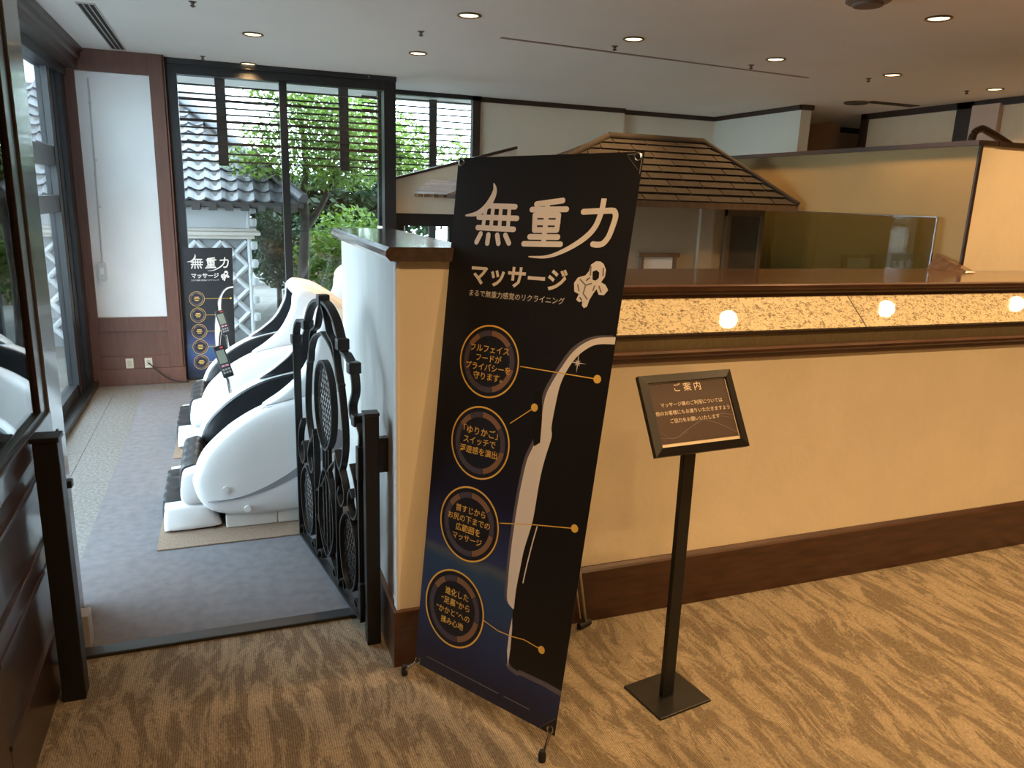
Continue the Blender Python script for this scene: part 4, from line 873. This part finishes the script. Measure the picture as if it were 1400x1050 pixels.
tree('garden_shrub', (2.1, 9.3, -.12), 'low dark shrub below the gable wall beam', [([(0, 0, 0), (0, 0, .6)], .04)], [(0, 0, .9, .5, .4, .4), (.3, 0, .5, .4, .4, .4)], 1500, .045, LD, 5, 'shrub')
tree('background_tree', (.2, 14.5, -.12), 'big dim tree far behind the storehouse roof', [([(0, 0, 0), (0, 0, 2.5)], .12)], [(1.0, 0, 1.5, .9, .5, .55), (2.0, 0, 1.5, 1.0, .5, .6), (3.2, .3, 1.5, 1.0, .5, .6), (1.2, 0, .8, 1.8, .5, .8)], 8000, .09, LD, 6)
tree('background_tree', (2.6, 16.4, -.12), 'bright green tree filling the upper middle window', [([(0, 0, 0), (0, 0, 2.5)], .12)], [(-.6, 0, 3.6, .9, .7, .6), (.3, 0, 3.0, .9, .7, .6), (.9, 0, 1.8, 1.1, .7, .9)], 2300, .065, LM, 8)
tree('hedge_bush', (-2.9, 5.2, -.12), 'green bush outside the left glass doors', [([(0, 0, 0), (0, 0, .6)], .04)], [(0, 0, .7, .5, .6, .6)], 1200, .05, LD, 9, 'shrub')
# rocks and path edge
ROCK = mat('grey_rock', (.22, .21, .20), .9, var=.4, scale=9, bump=.6, bscale=14)
for i, (x, y, r, l) in enumerate(((.30, 8.5, .15, 'pale rock at the foot of the storehouse corner'), (.58, 8.7, .19, 'flat grey rock beside the garden path'), (.95, 8.4, .16, 'round rock at the foot of the garden tree'), (1.25, 8.8, .2, 'large rock under the bright shrub'))):
    rs = []
    for k in range(7):
        ph = math.pi*k/6; rs.append([(x+r*math.sin(ph)*math.cos(a)*(1+.15*math.sin(3*a+i)), y+r*.8*math.sin(ph)*math.sin(a), -.06+.7*r*math.cos(ph)*(1+.12*math.cos(2*a+i))) for a in [2*math.pi*j/12 for j in range(12)]])
    for a_ in (0, 6): rs[a_] = [(p[0]+.002*math.cos(j), p[1]+.002*math.sin(j), p[2]) for j, p in enumerate(rs[a_])]
    tag(MB().rings(rs).build('garden_rock', ROCK, smooth=60), l, 'rock', 'garden rocks')
# bamboo fence
fe = empty('bamboo_fence', (2.1, 12.3, -.12)); tag(fe, 'brown bamboo fence behind the garden shrubs', 'fence')
BAM = mat('bamboo_brown', (.16, .11, .06), .7, var=.3, scale=6); pole_me = None
for k in range(34):
    o = MB().tube([(0, 0, 0), (0, 0, 1.0)], .034, 7).build('bamboo_pole', BAM, fe, smooth=60) if pole_me is None else bpy.data.objects.new('bamboo_pole', pole_me)
    if pole_me is None: pole_me = o.data
    else: col.objects.link(o); o.parent = fe
    o.location = (-1.2+k*.07, 0, 0)
for z in (.3, .8): MB().tube([(-1.2, -.045, z), (1.2, -.045, z)], .022, 7).build('rail', BAM, fe)
# ---- storehouse with tiled roof
st = empty('storehouse', (-1.5, 9.1, -.12)); tag(st, 'white walled storehouse with dark tiled roof outside the window', 'building')
sto = Vector((-1.5, 9.1, -.12))
def ST(n, m, b, bev=0): return box(n, m, (b[0]+1.5, b[1]+1.5, b[2]-9.1, b[3]-9.1, b[4]+.12, b[5]+.12), st, bev)
SWH = mat('storehouse_white', (.50, .51, .52), .8, var=.08, scale=4); SGR = mat('storehouse_grey_tile', (.20, .21, .22), .7, var=.15); RAF = mat('dark_rafter', (.05, .045, .042), .8)
ST('upper_wall', SWH, (-4.5, .26, 9.0, 9.2, 1.13, 1.5)); ST('lower_wall', SGR, (-4.5, .26, 9.02, 9.2, -.12, 1.03)); ST('side_wall', SWH, (.16, .26, 9.2, 11.5, -.12, 1.5))
CREAMC = mat('cream_cornice', (.52, .47, .42), .8)
ST('cornice', CREAMC, (-4.5, .38, 8.90, 9.3, 1.06, 1.10), .01); ST('cornice', CREAMC, (-4.5, .34, 8.94, 9.3, 1.10, 1.135), .01); ST('cornice', CREAMC, (-4.5, .32, 8.95, 9.3, 1.02, 1.06), .01)
lat = None
x = -2.1
while x < .15:
    for z in (-.05, .21, .47, .73):
        for sgn in (1, -1):
            a = Vector((x, 9.015, z)); b = Vector((x+.26, 9.015, z+.26)) if sgn > 0 else Vector((x+.26, 9.015, z))
            if sgn < 0: a = Vector((x, 9.015, z+.26))
            if b.x > .25: continue
            MB().tube([a-sto, b-sto], .032, 6).build('lattice_joint', SWH, st, smooth=60)
    x += .26
for z in (-.05, .15, .35, .55, .75, .95, 1.2, 1.34): MB().lathe([(.005, -.05), (.045, -.04), (.05, 0), (.045, .04), (.005, .05)], Vector((.30, 9.02, z))-sto, 10).build('corner_knob', SWH, st, smooth=60)
MB().tube([Vector((.262, 9.0, -.1))-sto, Vector((.262, 9.0, 1.5))-sto], .022, 8).build('corner_bead', SWH, st)
# roof: eave at y=8.62 z=1.40 rising to y=10.5 z=2.55
RT = [mat('roof_tile_%d' % i, c, .42, var=.15) for i, c in enumerate(((.075, .075, .085), (.055, .055, .063), (.095, .095, .105)))]
ey, ez, ry, rz = 8.60, 1.42, 10.55, 2.65
sl = Vector((0, ry-ey, rz-ez)); SLn = sl.length; sd = sl.normalized(); sn = Vector((0, -sd.z, sd.y))
ST('soffit', RAF, (-4.5, .72, 8.66, 9.2, 1.36, 1.40))
nrow = 12; pitch = SLn/nrow; tw = .16
def tile_mesh():
    mb = MB(); k = 6; top0, top1, bot0, bot1 = [], [], [], []
    for i in range(k+1):
        u = i/k; h = .020*math.cos(2*math.pi*u*.85) ; x_ = tw*1.06*u
        p0 = Vector((x_, 0, 0))+sn*(h+.03); p1 = Vector((x_, 0, 0))+sd*pitch*1.15+sn*(h+.004)
        top0.append(p0); top1.append(p1); bot0.append(p0-sn*.022); bot1.append(p1-sn*.015)
    rs = [top0+bot0[::-1], top1+bot1[::-1]]; mb.rings(rs); return mb
tms = []
for q in range(3):
    o = tile_mesh().build('roof_tile', RT[q], st, smooth=50); tms.append(o)
first = True; k = 0
for r in range(nrow):
    for c in range(-18, 5):
        x_ = c*tw
        if x_ > .62-1.35*r/nrow: continue
        q = rnd.randrange(3)
        if k < 3: o = tms[k]; k += 1
        else: o = bpy.data.objects.new('roof_tile', tms[q].data); col.objects.link(o); o.parent = st
        o.location = Vector((x_, ey, ez))+sd*pitch*r-sto
MB().hexa([Vector((-4.5, ey, ez-.05))-sto, Vector((.82, ey, ez-.05))-sto, Vector((-.53, ry, rz-.05))-sto, Vector((-4.5, ry, rz-.05))-sto], [Vector((-4.5, ey, ez))-sto, Vector((.82, ey, ez))-sto, Vector((-.53, ry, rz))-sto, Vector((-4.5, ry, rz))-sto]).build('roof_board', RAF, st)
MB().tube([Vector((.82, ey, ez+.05))-sto, Vector((-.53, ry, rz+.05))-sto], .06, 8).build('hip_cap', RT[1], st, smooth=50)
MB().hexa([Vector((.82, ey, ez-.05))-sto, Vector((.82, 12.4, ez-.05))-sto, Vector((-.53, ry+.1, rz-.05))-sto, Vector((-.53, ry, rz-.05))-sto], [Vector((.82, ey, ez))-sto, Vector((.82, 12.4, ez))-sto, Vector((-.53, ry+.1, rz))-sto, Vector((-.53, ry, rz))-sto]).build('roof_side', RT[1], st)
for c in range(-18, 5): MB().box(c*tw+.03+1.5, c*tw+.11+1.5, 8.585-9.1, 9.05-9.1, 1.33+.12, 1.40+.12).build('rafter', RAF, st)
# ---- pale house far behind
hh = empty('background_house', (-1.5, 16, -.12)); tag(hh, 'pale grey house wall far behind the storehouse roof', 'building')
box('wall', mat('far_house_wall', (.5, .51, .52), .8, var=.05), (-4, 1.7, 0, .3, 0, 5.2), hh); MB().lathe([(.16, 0), (.16, -.1), (.05, -.12)], (.75, 0, 3.42), 16, 'y').build('vent_cap', SGR, hh); box('eave', SGR, (-4.2, 1.9, -.3, .5, 5.2, 5.35), hh)
# ---- louvre screens outside
LOU = mat('dark_louvre_wood', (.030, .022, .018), .6, var=.3)
ls = empty('louvre_screen', (.5, 7.15, 1.7)); tag(ls, 'dark horizontal louvre screen outside the double window', 'louvre screen')
for i, z in enumerate((2.50, 2.44, 2.371, 2.304, 2.259, 2.203, 2.152, 2.095, 2.038, 1.981, 1.917, 1.836, 1.772)):
    hgt = .022 if i in (4, 7, 10) else .013
    box('slat', LOU, (-1.3, .95, -.012, .012, z-hgt/2-1.7, z+hgt/2-1.7), ls)
for x in (.036, 1.051): box('post', LOU, (x-.04-.5, x+.04-.5, .012, .07, 1.74-1.7, 2.6-1.7), ls)
l2 = empty('louvre_screen', (2.1, 8.0, 1.7)); tag(l2, 'dark horizontal louvre screen outside the narrow right window', 'louvre screen')
for i in range(15): box('slat', LOU, (-.75, .75, -.011, .011, .02+i*.063, .033+i*.063), l2)
box('post', LOU, (-.055, .02, .011, .06, -1.6, 1.0), l2)
# tidy: labels are unique, names carry Blender's own suffixes
for o in scene.objects:
    if o.type == 'LIGHT' : pass
bpy.context.view_layer.update()
